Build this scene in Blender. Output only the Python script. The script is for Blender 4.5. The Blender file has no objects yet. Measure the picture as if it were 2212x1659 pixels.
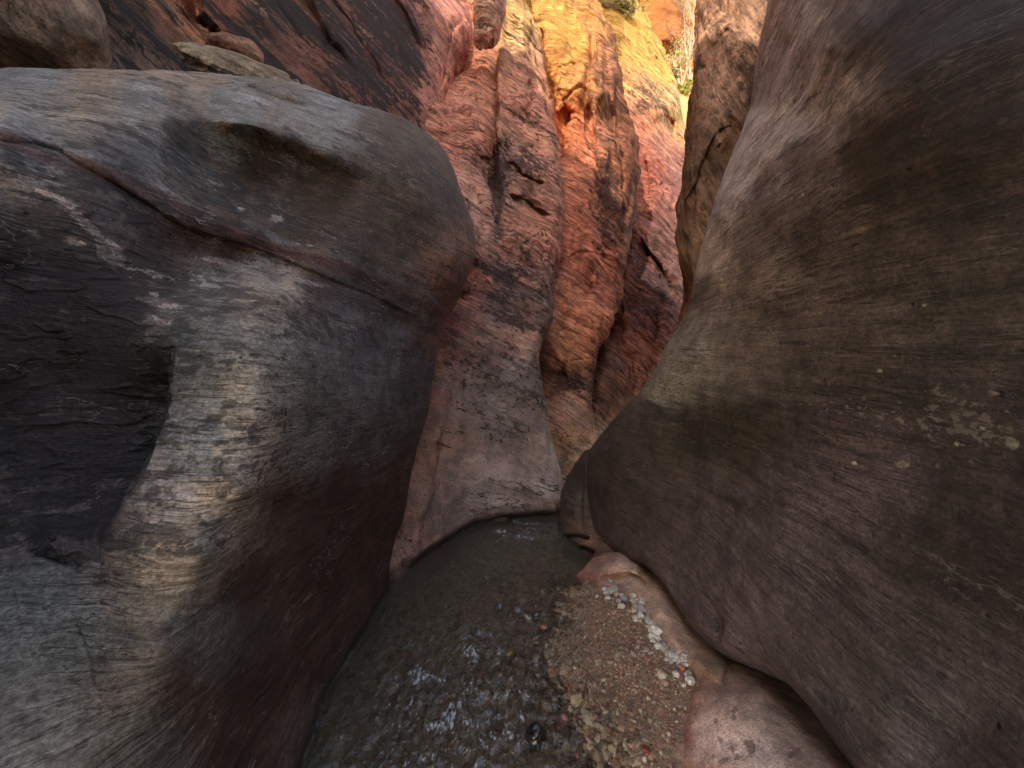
import bpy, math, numpy as np, random
from mathutils import Vector, Matrix
rng = np.random.default_rng(7)
random.seed(7)
scene = bpy.context.scene
COL = scene.collection
QUAL = 1.0          # mesh density

# ------------------------------------------------------------------ survey helpers
CX, CY, F, H = 1106.0, 829.5, 799.0, 1.5     # survey station: eye height 1.5 m, looking along +Y
def W(px, py, Y):
    px = np.asarray(px, float); py = np.asarray(py, float); Y = np.asarray(Y, float)
    return np.stack([(px-CX)/F*Y, Y+0*px, H-(py-CY)/F*Y], -1)
def ground(px, py, z=0.0):
    Y = (H-z)*F/(py-CY)
    return ((px-CX)/F*Y, Y, z)
def Yz(py, z): return (H-z)*F/(py-CY)

# ------------------------------------------------------------------ numpy gradient noise
_P = rng.permutation(256).astype(np.int32); _P = np.concatenate([_P, _P, _P])
_G = rng.normal(size=(256, 3)).astype(np.float32); _G /= np.linalg.norm(_G, axis=1)[:, None]
def noise(p):
    p = np.asarray(p, np.float32); s = p.shape[:-1]; p = p.reshape(-1, 3)
    i = np.floor(p).astype(np.int32); f = p-i; i &= 255
    u = f*f*f*(f*(f*6-15)+10)
    def g(a, b, c):
        h = _P[_P[_P[i[:, 0]+a & 255]+(i[:, 1]+b & 255)]+(i[:, 2]+c & 255)] & 255
        v = _G[h]
        return v[:, 0]*(f[:, 0]-a)+v[:, 1]*(f[:, 1]-b)+v[:, 2]*(f[:, 2]-c)
    def L(a, b, t): return a+(b-a)*t
    x0 = L(L(g(0,0,0), g(1,0,0), u[:, 0]), L(g(0,1,0), g(1,1,0), u[:, 0]), u[:, 1])
    x1 = L(L(g(0,0,1), g(1,0,1), u[:, 0]), L(g(0,1,1), g(1,1,1), u[:, 0]), u[:, 1])
    return (L(x0, x1, u[:, 2])*1.6).reshape(s)
def fbm(p, o=4, gain=.5, ridge=False):
    t = 0; a = 1.0
    for k in range(o):
        n = noise(p*(2.03**k)+k*17.3)
        t = t+a*((1-2*np.abs(n)) if ridge else n); a *= gain
    return t
def rotm(ax, ay, az): return np.array(Matrix.Rotation(az, 3, 'Z') @ Matrix.Rotation(ay, 3, 'Y') @ Matrix.Rotation(ax, 3, 'X'))
def sstep(a, b, x):
    t = np.clip((x-a)/(b-a), 0, 1); return t*t*(3-2*t)

# ------------------------------------------------------------------ interpolation
def rbf(pts, vals, q, lam=1e-4, power='tps'):
    pts = np.asarray(pts, float)/1000; q = np.asarray(q, float)/1000; vals = np.asarray(vals, float)
    def k(r): return np.where(r > 1e-9, r*r*np.log(np.maximum(r, 1e-9)), 0) if power == 'tps' else r
    n = len(pts); A = k(np.linalg.norm(pts[:, None]-pts[None], axis=2))+lam*np.eye(n)
    Pm = np.hstack([np.ones((n, 1)), pts]); M = np.zeros((n+3, n+3)); M[:n, :n] = A; M[:n, n:] = Pm; M[n:, :n] = Pm.T
    v2 = vals.reshape(n, -1); rhs = np.vstack([v2, np.zeros((3, v2.shape[1]))]); c = np.linalg.solve(M, rhs)
    out = np.empty((len(q), v2.shape[1]))
    for s in range(0, len(q), 60000):
        qq = q[s:s+60000]; out[s:s+60000] = k(np.linalg.norm(qq[:, None]-pts[None], axis=2))@c[:n]+np.hstack([np.ones((len(qq), 1)), qq])@c[n:]
    return out if vals.ndim > 1 else out[:, 0]
def poly(pl, t):
    pl = np.asarray(pl, float); d = np.r_[0, np.cumsum(np.linalg.norm(np.diff(pl, axis=0), axis=1))]; d /= d[-1]
    # smooth (Catmull-Rom-like) by resampling + light blur
    T = np.linspace(0, 1, 400); X = np.stack([np.interp(T, d, pl[:, k]) for k in (0, 1)], 1)
    Xp = X.copy()
    for _ in range(6): Xp[1:-1] = (Xp[:-2]+2*Xp[1:-1]+Xp[2:])/4
    return np.stack([np.interp(t, T, Xp[:, k]) for k in (0, 1)], -1)
def coons(T, B, L, R, u, v):
    U, V = np.meshgrid(u, v); U = U[..., None]; V = V[..., None]
    t = poly(T, u)[None]; b = poly(B, u)[None]; l = poly(L, v)[:, None]; r = poly(R, v)[:, None]
    c00, c10, c01, c11 = t[0, 0]*0+poly(T, np.array([0.]))[0], poly(T, np.array([1.]))[0], poly(B, np.array([0.]))[0], poly(B, np.array([1.]))[0]
    return (1-V)*t+V*b+(1-U)*l+U*r-((1-U)*(1-V)*c00+U*(1-V)*c10+(1-U)*V*c01+U*V*c11)
def seg_dist(px, py, pl):
    """distance to a polyline and the side (+1: to the right of its travel direction)"""
    best = np.full(px.shape, 1e9); side = np.zeros(px.shape); tt = np.zeros(px.shape)
    pl = np.asarray(pl, float); n = len(pl)-1
    for k in range(n):
        a, b = pl[k], pl[k+1]; d = b-a; L2 = d@d
        t = np.clip(((px-a[0])*d[0]+(py-a[1])*d[1])/L2, 0, 1)
        ex, ey = px-a[0]-t*d[0], py-a[1]-t*d[1]; D = np.hypot(ex, ey)
        s = np.sign(d[0]*(py-a[1])-d[1]*(px-a[0]))
        m = D < best; best = np.where(m, D, best); side = np.where(m, s, side); tt = np.where(m, (k+t)/n, tt)
    return best, side, tt

# ------------------------------------------------------------------ mesh plumbing
def new_obj(name, me, mat=None, parent=None):
    o = bpy.data.objects.new(name, me); COL.objects.link(o)
    if mat: me.materials.append(mat)
    if parent: o.parent = parent
    return o
def tag(o, label=None, cat=None, group=None, kind=None):
    if label: o['label'] = label
    if cat: o['category'] = cat
    if group: o['group'] = group
    if kind: o['kind'] = kind
    elif o.name.startswith('rock_wall'): o['kind'] = 'thing'
    return o
def mesh_np(name, V, Fq, smooth=True):
    me = bpy.data.meshes.new(name); V = np.asarray(V, np.float32); Fq = np.asarray(Fq, np.int32); k = Fq.shape[1]
    me.vertices.add(len(V)); me.vertices.foreach_set('co', V.ravel())
    me.loops.add(Fq.size); me.loops.foreach_set('vertex_index', Fq.ravel())
    me.polygons.add(len(Fq)); me.polygons.foreach_set('loop_start', np.arange(0, Fq.size, k, dtype=np.int32))
    me.polygons.foreach_set('use_smooth', np.full(len(Fq), smooth))
    me.update(calc_edges=True); me.validate()
    return me
def attr(me, name, data):
    data = np.asarray(data, np.float32)
    if data.ndim == 1:
        a = me.attributes.new(name, 'FLOAT', 'POINT'); a.data.foreach_set('value', data)
    elif name.startswith('q'):
        a = me.attributes.new(name, 'FLOAT_VECTOR', 'POINT'); a.data.foreach_set('vector', data.ravel())
    else:
        a = me.attributes.new(name, 'FLOAT_COLOR', 'POINT'); a.data.foreach_set('color', np.hstack([data, np.ones((len(data), 1), np.float32)]).ravel())
def gridfaces(nv, nu):
    i = np.arange(nv-1)[:, None]*nu+np.arange(nu-1)[None]
    return np.stack([i, i+nu, i+nu+1, i+1], -1).reshape(-1, 4)
def normals(P):
    du = np.gradient(P, axis=1); dv = np.gradient(P, axis=0); n = np.cross(du, dv)
    n /= np.maximum(np.linalg.norm(n, axis=2), 1e-9)[..., None]
    toc = np.array([0, 0, H])-P
    s = np.sign(np.median((n*toc).sum(2)))
    return n*s

def sheet(name, T, B, L, R, depth, nu, nv, bed=None, edges=(), grooves=(), bumps=(), rounds=(), skirts='', skirt_d=2.0, skirt_in=130, gain=1.6, tint=(1.06, 1., .92), patches=(), wet=True,
          disp=None, paint=None, mask=None, mat=None, dense=None, lam=1e-4, wob=0, skirt_up=None):
    """A body of rock surveyed as a sheet between four outlines: control depths, sharp ledges, cracks, rounded rims that turn
    back out of sight, then strata relief pushed along the normals."""
    nu = int(nu*QUAL); nv = int(nv*QUAL)
    u = np.linspace(0, 1, nu); v = np.linspace(0, 1, nv)
    G = coons(T, B, L, R, u, v); px, py = G[..., 0], G[..., 1]
    d = np.asarray(depth, float); q = G.reshape(-1, 2)
    lnY = rbf(d[:, :2], np.log(d[:, 2]), q, lam=lam, power='lin').reshape(px.shape)
    # soften the linear-kernel creases
    for _ in range(int(14*QUAL)):
        lnY[1:-1, 1:-1] = (lnY[:-2, 1:-1]+lnY[2:, 1:-1]+lnY[1:-1, :-2]+lnY[1:-1, 2:]+4*lnY[1:-1, 1:-1])/8
    Y = np.exp(lnY)
    wx = px+wob*noise(np.stack([px/60, py/60, 0*px+3], -1)) if wob else px
    wy = py+wob*noise(np.stack([px/60, py/60, 0*px+9], -1)) if wob else py
    for (pl, amp, fall, sharp, ef) in [(*e, .3)[:5] for e in edges]:         # right-hand side of the line is pushed back by amp, fading over fall px
        D, S, t = seg_dist(wx, wy, pl); sd = D*S
        a0, a1 = np.array(pl[0], float), np.array(pl[-1], float); dd_ = a1-a0; t = ((wx-a0[0])*dd_[0]+(wy-a0[1])*dd_[1])/(dd_@dd_)
        endf = sstep(0, ef, t)*sstep(1, 1-ef, t)
        Y = Y+amp*sstep(-sharp, sharp, sd)*np.exp(-np.maximum(sd, 0)/fall)*endf
    for (pl, width, amp) in grooves:
        D, S, t = seg_dist(wx, wy, pl); Y = Y+amp*np.exp(-(D/width)**2)*sstep(0, .1, t)*sstep(1, .9, t)
    for (bx, by, rx, ry, rot, amp) in bumps:
        c, s = math.cos(math.radians(rot)), math.sin(math.radians(rot)); ax = ((px-bx)*c+(py-by)*s)/rx; ay = (-(px-bx)*s+(py-by)*c)/ry
        Y = Y-amp*np.exp(-(ax*ax+ay*ay))
    for (side, w, r) in rounds:
        c = {'R': 1-u[None, :], 'L': u[None, :], 'T': v[:, None], 'B': 1-v[:, None]}[side]+0*px
        s = np.clip(c/w, 0, 1); Y = Y+r*(1-np.sqrt(np.maximum(1-(1-s)**2, 0)))
    P = W(px, py, Y)
    # skirts: the rock turns round its rim and runs back
    ks = np.linspace(0, 1, 14)[1:]**1.6
    def ext(P, px, py, Y, side):
        def one(e_px, e_py, e_Y, ipx, ipy):
            out = []
            for k in ks:
                nx = e_px+(ipx-e_px)*k; ny = e_py+(ipy-e_py)*k; out.append((nx, ny, e_Y+skirt_d*(k**.8)))
            return out
        return one
    ipx = np.arange(1)
    # build padded grids
    if 'R' in skirts or 'L' in skirts:
        for side in 'RL':
            if side not in skirts: continue
            e = -1 if side == 'R' else 0; sg = -1 if side == 'R' else 1
            cols = []
            for k in ks: cols.append(W(px[:, e]+sg*skirt_in*k, py[:, e], Y[:, e]+skirt_d*k**.8))
            cols = np.stack(cols, 1)
            add = [px[:, e][:, None]+0*cols[..., 0], py[:, e][:, None]+0*cols[..., 0]]
            if side == 'R': P = np.concatenate([P, cols], 1); px = np.concatenate([px, add[0]], 1); py = np.concatenate([py, add[1]], 1); Y = np.concatenate([Y, Y[:, -1:]+skirt_d*(ks**.8)[None]], 1)
            else: P = np.concatenate([cols[:, ::-1], P], 1); px = np.concatenate([add[0], px], 1); py = np.concatenate([add[1], py], 1); Y = np.concatenate([(Y[:, :1]+skirt_d*(ks**.8)[None])[:, ::-1], Y], 1)
    for side in 'TB':
        if side not in skirts: continue
        e = 0 if side == 'T' else -1; sg = 1 if side == 'T' else -1
        rows = np.stack([P[e]+np.stack([P[e, :, 0]*0, 0*P[e, :, 0]+skirt_d*k**.8, sg*(-1)*0.25*k*skirt_d+0*P[e, :, 0]], -1) if side == 'T' else W(px[e], py[e]-skirt_in*k, Y[e]+skirt_d*k**.8) for k in ks], 0)
        a = np.repeat(px[e][None], len(ks), 0); b = np.repeat(py[e][None], len(ks), 0); y_ = np.repeat(Y[e][None], len(ks), 0)
        if side == 'T': P = np.concatenate([rows[::-1], P]); px = np.concatenate([a, px]); py = np.concatenate([b, py]); Y = np.concatenate([y_, Y])
        else: P = np.concatenate([P, rows]); px = np.concatenate([px, a]); py = np.concatenate([py, b]); Y = np.concatenate([Y, y_])
    if skirt_up:        # rim carried on upward, out of the top of the picture: list of (height gain, dx, dy)
        rows = []
        for (dz, dx, dy) in skirt_up: rows.append(P[0]+np.array([dx, dy, dz]))
        k = 6; rows = np.stack(rows[::-1]); 
        a = np.repeat(px[0][None], len(rows), 0); b = np.repeat(py[0][None], len(rows), 0)
        P = np.concatenate([rows, P]); px = np.concatenate([a, px]); py = np.concatenate([b, py])
    N = normals(P)
    if disp is not None: P = P+N*disp(P, px, py)[..., None]
    me = mesh_np(name, P.reshape(-1, 3), gridfaces(*P.shape[:2]))
    M = np.eye(3) if bed is None else bed
    Q = P.reshape(-1, 3)@np.asarray(M).T
    attr(me, 'q', Q)
    pc = np.array([p[:2] for p in paint], float); cc = np.array([p[2:5] for p in paint], float)
    # colour: inverse-distance blend of samples, some with light and shade painted in, edges broken up by noise
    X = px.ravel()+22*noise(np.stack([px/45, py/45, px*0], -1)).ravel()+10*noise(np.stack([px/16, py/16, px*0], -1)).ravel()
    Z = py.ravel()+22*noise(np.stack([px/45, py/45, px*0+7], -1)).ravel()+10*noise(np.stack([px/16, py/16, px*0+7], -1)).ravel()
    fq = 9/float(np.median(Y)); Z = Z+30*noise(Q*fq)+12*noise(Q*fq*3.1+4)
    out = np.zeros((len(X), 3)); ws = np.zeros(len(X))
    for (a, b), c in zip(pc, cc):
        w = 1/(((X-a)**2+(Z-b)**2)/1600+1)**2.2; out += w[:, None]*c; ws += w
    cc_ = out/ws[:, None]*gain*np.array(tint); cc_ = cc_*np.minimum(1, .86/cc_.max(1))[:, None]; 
    for (bx, by, rx, ry, rot, colr) in patches:
        c_, s_ = math.cos(math.radians(rot)), math.sin(math.radians(rot)); dx, dy = px.ravel()-bx, py.ravel()-by
        near = (np.abs(dx) < 3*max(rx, ry)) & (np.abs(dy) < 3*max(rx, ry)); ax = (dx[near]*c_+dy[near]*s_)/rx; ay = (-dx[near]*s_+dy[near]*c_)/ry
        nn = np.stack([dx[near]/max(6, min(rx, ry)*.9), dy[near]/max(4, min(rx, ry)*.6), 0*ax+bx], -1)
        m_ = sstep(.42, .50, np.exp(-(ax*ax+ay*ay)*.8)+.22*fbm(nn, 3))[:, None]*.85; cc_[near] = cc_[near]*(1-m_)+m_*np.array(colr)*(1+.15*noise(nn*4))[:, None]
    if wet: zz = P.reshape(-1, 3)[:, 2]+.03*noise(P.reshape(-1, 3)*4); cc_ = cc_*(.38+.62*sstep(.02, .10, zz))[:, None]
    attr(me, 'Col', cc_)
    m = np.zeros((len(X), 3)) if mask is None else mask(P.reshape(-1, 3), px.ravel(), py.ravel())
    attr(me, 'Msk', m)
    o = new_obj(name, me, mat)
    return o

# ------------------------------------------------------------------ materials
def nt_new(name):
    m = bpy.data.materials.new(name); m.use_nodes = True; n = m.node_tree.nodes; n.clear(); return m, m.node_tree
class NB:
    def __init__(s, nt): s.nt = nt; s.n = nt.nodes; s.l = nt.links
    def node(s, t, **kw):
        x = s.n.new(t)
        for k, v in kw.items():
            if k.startswith('i_'):
                key = k[2:]; key = int(key) if key.isdigit() else key
                if isinstance(v, bpy.types.NodeSocket): s.l.new(v, x.inputs[key])
                else: x.inputs[key].default_value = v
            else: setattr(x, k, v)
        return x
    def math(s, op, a, b=None, clamp=False):
        x = s.n.new('ShaderNodeMath'); x.operation = op; x.use_clamp = clamp
        for i, v in enumerate((a, b)):
            if v is None: continue
            if isinstance(v, bpy.types.NodeSocket): s.l.new(v, x.inputs[i])
            else: x.inputs[i].default_value = v
        return x.outputs[0]
    def mix(s, fac, a, b, blend='MIX'):
        x = s.n.new('ShaderNodeMix'); x.data_type = 'RGBA'; x.blend_type = blend; x.clamp_factor = True
        for sock, v in ((x.inputs[0], fac), (x.inputs[6], a), (x.inputs[7], b)):
            if isinstance(v, bpy.types.NodeSocket): s.l.new(v, sock)
            else: sock.default_value = v if not isinstance(v, tuple) or len(v) == 4 else (*v, 1)
        return x.outputs[2]
    def ramp(s, fac, a, b, va=0., vb=1.):
        x = s.n.new('ShaderNodeMapRange'); x.interpolation_type = 'SMOOTHSTEP'; s.l.new(fac, x.inputs[0])
        for i, v in zip((1, 2, 3, 4), (a, b, va, vb)): x.inputs[i].default_value = v
        return x.outputs[0]
    def noise(s, vec, scale, det=4, rough=.55, dist=0.):
        x = s.n.new('ShaderNodeTexNoise'); s.l.new(vec, x.inputs['Vector']); x.inputs['Scale'].default_value = scale
        x.inputs['Detail'].default_value = det; x.inputs['Roughness'].default_value = rough; x.inputs['Distortion'].default_value = dist
        return x.outputs['Fac']
    def vmul(s, v, t):
        x = s.n.new('ShaderNodeVectorMath'); x.operation = 'MULTIPLY'; s.l.new(v, x.inputs[0]); x.inputs[1].default_value = t; return x.outputs[0]
    def vadd(s, v, w):
        x = s.n.new('ShaderNodeVectorMath'); x.operation = 'ADD'; s.l.new(v, x.inputs[0]); s.l.new(w, x.inputs[1]); return x.outputs[0]

def rock_mat(name, k=1.0, streak=.55, fleck=.25, worms=.5, dots=.5, bump=.5, varnish=(.05,.045,.045), vamt=.4, vscale=2.5, rough=.8, spec=.25, pale=(.55,.45,.38), strscale=14, palea=.3, viso=.5, crack=.0, grainy=.35, strh=.8, pits=.5, polish=False, lines=.0, lscale=34):
    """k: detail frequency in 1/m; attribute q: position with the bedding plane flattened out"""
    m, nt = nt_new(name); b = NB(nt)
    at = lambda n: b.node('ShaderNodeAttribute', attribute_name=n)
    col = at('Col').outputs['Color']; msk = b.node('ShaderNodeSeparateColor', i_0=at('Msk').outputs['Color'])
    q = at('q').outputs['Vector']; pos = b.node('ShaderNodeNewGeometry').outputs['Position']
    # lazily warped bedding coordinate
    wv = b.node('ShaderNodeTexNoise', i_Scale=1.1*k); b.l.new(pos, wv.inputs['Vector']); wv.inputs['Detail'].default_value = 3
    qw = b.vadd(q, b.vmul(wv.outputs['Color'], (.05/k, .05/k, .05/k)))
    s1 = b.noise(qw, strscale*k, 5, .62); s2 = b.noise(b.vadd(qw, b.vmul(pos, (.06, .06, 0))), strscale*3.2*k, 4, .7); s3 = b.noise(qw, strscale*.28*k, 3, .5)
    g1 = b.noise(pos, 85*k, 6, .78); g2 = b.noise(pos, 9*k, 6, .65, .3); g3 = b.noise(pos, 1.7*k, 4, .55)
    st = b.math('ADD', b.math('MULTIPLY', s1, .34), b.math('ADD', b.math('MULTIPLY', s2, .5), b.math('MULTIPLY', s3, .16)))
    f = b.ramp(st, .37, .63, 1-streak, 1+streak)
    if polish: f = b.math('ADD', b.math('MULTIPLY', b.math('SUBTRACT', f, 1.), b.math('SUBTRACT', 1., b.math('MULTIPLY', msk.outputs[2], .8))), 1.)
    gr = b.ramp(g1, .3, .7, 1-fleck*1.2, 1+fleck*1.2); lg = b.ramp(b.math('ADD', b.math('MULTIPLY', g2, .5), b.math('MULTIPLY', g3, .5)), .36, .64, .62, 1.38)
    tot = b.math('MULTIPLY', b.math('MULTIPLY', f, gr), lg)
    tv = b.node('ShaderNodeCombineXYZ'); [b.l.new(tot, tv.inputs[i]) for i in range(3)]
    c = b.mix(1.0, col, tv.outputs[0], 'MULTIPLY')
    if lines:
        ln = b.noise(b.vadd(q, b.vmul(wv.outputs['Color'], (.03/k, .03/k, .03/k))), lscale*k, 3, .6)
        lm = b.math('MULTIPLY', b.ramp(b.math('ABSOLUTE', b.math('SUBTRACT', ln, .5)), .0, .022, 1., 0.), b.ramp(g3, .40, .58, .15, 1.))
        if polish: lm = b.math('MULTIPLY', lm, b.math('SUBTRACT', 1., b.math('MULTIPLY', msk.outputs[2], .85)))
        c = b.mix(b.math('MULTIPLY', lm, lines), c, b.mix(1.0, c, (.22, .2, .19), 'MULTIPLY'))
        st = b.math('SUBTRACT', st, b.math('MULTIPLY', lm, .25*lines))
    # desert varnish in streaks and patches (amount: mask R)
    vn = b.math('ADD', b.math('MULTIPLY', b.noise(b.vmul(q, (1, 1, 1)), vscale*2*k, 6, .68, .6), 1-viso), b.math('MULTIPLY', b.noise(pos, vscale*k, 7, .72, .5), viso))
    gf = b.noise(b.vadd(b.vmul(pos, (.5,.5,.5)), b.vmul(q, (.5,.5,.5))), 26*k, 4, .62, .4); gfo = b.math('MULTIPLY', b.math('SUBTRACT', gf, .5), grainy)
    vn = b.math('ADD', vn, gfo)
    vth = b.math('SUBTRACT', .74, b.math('MULTIPLY', msk.outputs[0], .42))
    vm = b.ramp(b.math('SUBTRACT', vn, vth), -.012, .03)
    c = b.mix(b.math('MULTIPLY', vm, vamt), c, varnish)
    # pale flaked patches (mask G)
    pn = b.math('ADD', b.math('MULTIPLY', b.noise(qw, vscale*3.2*k, 7, .66, .4), .6), b.math('MULTIPLY', b.noise(pos, vscale*4*k, 6, .7, .3), .4))
    pth = b.math('SUBTRACT', .78, b.math('MULTIPLY', msk.outputs[1], .4)); dd = b.math('ADD', b.math('SUBTRACT', pn, pth), b.math('MULTIPLY', b.math('SUBTRACT', b.noise(b.vadd(pos, b.vmul(q, (.7,.7,.7))), 34*k, 4, .62, .4), .5), grainy))
    pm = b.ramp(dd, -.004, .012)
    c = b.mix(b.math('MULTIPLY', pm, palea), c, pale)
    # raised rims of flakes: wandering pale hairlines
    wn = b.noise(b.vadd(b.vmul(qw, (1.6, 1.6, 1.)), b.vmul(pos, (.25, .25, .5))), vscale*2.6*k, 4, .6, 1.2)
    wl = b.ramp(b.math('ABSOLUTE', b.math('SUBTRACT', wn, .52)), .0, .011, 1., 0.)
    gate = b.ramp(b.noise(pos, vscale*1.4*k, 4, .6), .49, .56)
    wm = b.math('MULTIPLY', b.math('MULTIPLY', wl, gate), worms)
    c = b.mix(wm, c, b.mix(.7, c, pale))
    # lichen / mineral dots (mask B adds)
    vo = b.node('ShaderNodeTexVoronoi', i_Scale=26*k, feature='F1'); b.l.new(b.vadd(pos, b.vmul(wv.outputs['Color'], (.1/k,)*3)), vo.inputs['Vector'])
    sz = b.node('ShaderNodeSeparateColor', i_0=vo.outputs['Color']); rad = b.math('MULTIPLY', b.math('POWER', sz.outputs[0], 6), .3)
    dm = b.math('MULTIPLY', b.ramp(b.math('SUBTRACT', b.math('ADD', vo.outputs['Distance'], b.math('MULTIPLY', g1, .12)), b.math('ADD', rad, .03)), -.01, .035, 1., 0.), b.math('ADD', b.math('MULTIPLY', msk.outputs[2], .9), .0))
    c = b.mix(b.math('MULTIPLY', dm, dots), c, (.42, .40, .33))
    # open joints: thin dark lines along and across the bedding
    if crack:
        cn = b.noise(b.vadd(b.vmul(qw, (1.5, 1.5, 1.5)), b.vmul(pos, (.12, .12, .12))), 3.2*k, 5, .6, .5)
        cl = b.ramp(b.math('ABSOLUTE', b.math('SUBTRACT', cn, .5)), .0, .007, 1., 0.)
        cn2 = b.noise(b.vmul(pos, (1, 1, .45)), 2.2*k, 5, .6, .6)
        cl2 = b.ramp(b.math('ABSOLUTE', b.math('SUBTRACT', cn2, .47)), .0, .005, 1., 0.)
        cm = b.math('MAXIMUM', b.math('MULTIPLY', cl, b.ramp(b.noise(pos, 1.7*k, 3, .5), .46, .56)), b.math('MULTIPLY', cl2, b.ramp(b.noise(pos, 1.3*k, 3, .5), .5, .6)))
        c = b.mix(b.math('MULTIPLY', cm, crack), c, (.03, .015, .012))
    # relief
    if polish: st = b.math('MULTIPLY', st, b.math('SUBTRACT', 1., b.math('MULTIPLY', msk.outputs[2], .75)))
    h = b.math('ADD', b.math('MULTIPLY', st, strh), b.math('ADD', b.math('MULTIPLY', g1, .5), b.math('MULTIPLY', g2, .9)))
    h = b.math('ADD', h, b.math('ADD', b.math('MULTIPLY', vm, -.1), b.math('ADD', b.math('MULTIPLY', pm, .14), b.math('MULTIPLY', wm, .12))))
    if crack: h = b.math('SUBTRACT', h, b.math('MULTIPLY', cm, .6*crack))
    pv = b.node('ShaderNodeTexVoronoi', i_Scale=22*k, feature='F1'); b.l.new(pos, pv.inputs['Vector'])
    ps = b.node('ShaderNodeSeparateColor', i_0=pv.outputs['Color']); pit = b.math('MULTIPLY', b.ramp(pv.outputs['Distance'], .0, .22, 1., 0.), b.ramp(ps.outputs[1], .84, .95))
    h = b.math('SUBTRACT', h, b.math('MULTIPLY', pit, pits))
    c = b.mix(b.math('MULTIPLY', pit, .5), c, (.02, .016, .014))
    bp = b.node('ShaderNodeBump', i_Strength=bump, i_Distance=.03/k, i_Height=h)
    pr = b.node('ShaderNodeBsdfPrincipled', i_Roughness=rough, i_Normal=bp.outputs[0]); b.l.new(c, pr.inputs['Base Color'])
    b.l.new(b.ramp(b.math('ADD', b.math('MULTIPLY', s2, .6), b.math('MULTIPLY', g1, .4)), .3, .7, rough-.16, rough+.12), pr.inputs['Roughness'])
    pr.inputs['Specular IOR Level'].default_value = spec
    b.node('ShaderNodeOutputMaterial', i_Surface=pr.outputs[0])
    return m

def simple_mat(name, col, rough=.7, spec=.3, scale=30, var=.3, bump=.3, attrcol=False, bd=.004, coat=0.):
    m, nt = nt_new(name); b = NB(nt); tc = b.node('ShaderNodeTexCoord').outputs['Object']
    n1 = b.noise(tc, scale, 6, .65); n2 = b.noise(tc, scale*.25, 3, .5)
    f = b.ramp(b.math('ADD', b.math('MULTIPLY', n1, .6), b.math('MULTIPLY', n2, .4)), .35, .65, 1-var, 1+var)
    tv = b.node('ShaderNodeCombineXYZ'); [b.l.new(f, tv.inputs[i]) for i in range(3)]
    base = b.node('ShaderNodeAttribute', attribute_name='Col').outputs['Color'] if attrcol else (*col, 1)
    c = b.mix(1., base, tv.outputs[0], 'MULTIPLY')
    bp = b.node('ShaderNodeBump', i_Strength=bump, i_Distance=bd, i_Height=n1)
    pr = b.node('ShaderNodeBsdfPrincipled', i_Roughness=rough, i_Normal=bp.outputs[0]); b.l.new(c, pr.inputs['Base Color'])
    pr.inputs['Specular IOR Level'].default_value = spec; pr.inputs['Coat Weight'].default_value = coat; pr.inputs['Coat Roughness'].default_value = .08
    b.node('ShaderNodeOutputMaterial', i_Surface=pr.outputs[0]); return m

# bedding matrices: q = M p, directions that lie in the bedding are compressed
def bedding(axis, comp=.1):
    a = Vector(axis).normalized(); A = np.outer(a, a); return A+comp*(np.eye(3)-A)
def grain(direction, comp=.1):
    a = Vector(direction).normalized(); A = np.outer(a, a); return (np.eye(3)-A)+comp*A

exec_parts = []
# ================================================================== LEFT BUTTRESS
M_grey = rock_mat('grey_sandstone', k=1.0, streak=.42, fleck=.46, worms=.8, dots=.6, bump=.85, varnish=(.04,.032,.032), vamt=.65, vscale=2.6, pale=(.6,.5,.45), palea=.7, strscale=78, grainy=.6, rough=.6, spec=.4, pits=.9, lines=.85)
M_brown = rock_mat('brown_sandstone', k=1.0, streak=.52, fleck=.4, worms=.4, dots=.6, bump=.85, varnish=(.035,.028,.024), vamt=.5, viso=.25, vscale=2.2, pale=(.34,.29,.26), palea=.4, strscale=72, grainy=.6, rough=.6, spec=.4, pits=.9, lines=.85)
M_pillar = rock_mat('streaked_sandstone', k=.9, streak=.6, fleck=.3, worms=.3, dots=.3, bump=1.1, varnish=(.06,.035,.025), vamt=.7, vscale=2.2, pale=(.5,.38,.30), palea=.6, strscale=12, viso=.2)
M_bench = rock_mat('pink_bedrock', k=1.4, streak=.14, fleck=.4, worms=.15, dots=.4, bump=.6, varnish=(.12,.07,.055), vamt=.6, vscale=3, pale=(.6,.45,.40), palea=.4, pits=.8)
M_red = rock_mat('red_sandstone', k=.75, streak=.62, fleck=.3, worms=.04, dots=0., bump=1.5, varnish=(.06,.04,.04), vamt=.75, vscale=2.6, pale=(.75,.55,.46), palea=.55, strscale=26, crack=.8, grainy=.7, viso=.4, polish=True, lines=.85)
M_streak = rock_mat('varnished_sandstone', k=.8, streak=.6, fleck=.35, worms=.2, dots=.0, bump=1.2, varnish=(.035,.022,.02), vamt=.9, vscale=2.2, pale=(.52,.24,.13), palea=.7, strscale=10, viso=.12, grainy=.35, crack=.5)
M_cream = rock_mat('cream_sandstone', k=.45, streak=.35, fleck=.2, worms=.2, dots=0., bump=1.2, varnish=(.45,.16,.06), vamt=.6, vscale=1.5, pale=(.8,.68,.46), palea=.5, strscale=9)
M_orange = rock_mat('orange_sandstone', k=.12, streak=.3, fleck=.2, worms=.0, dots=0., bump=1.0, varnish=(.28,.07,.02), vamt=.6, vscale=2.0, pale=(.66,.2,.04), palea=.4, strscale=5)

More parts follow.
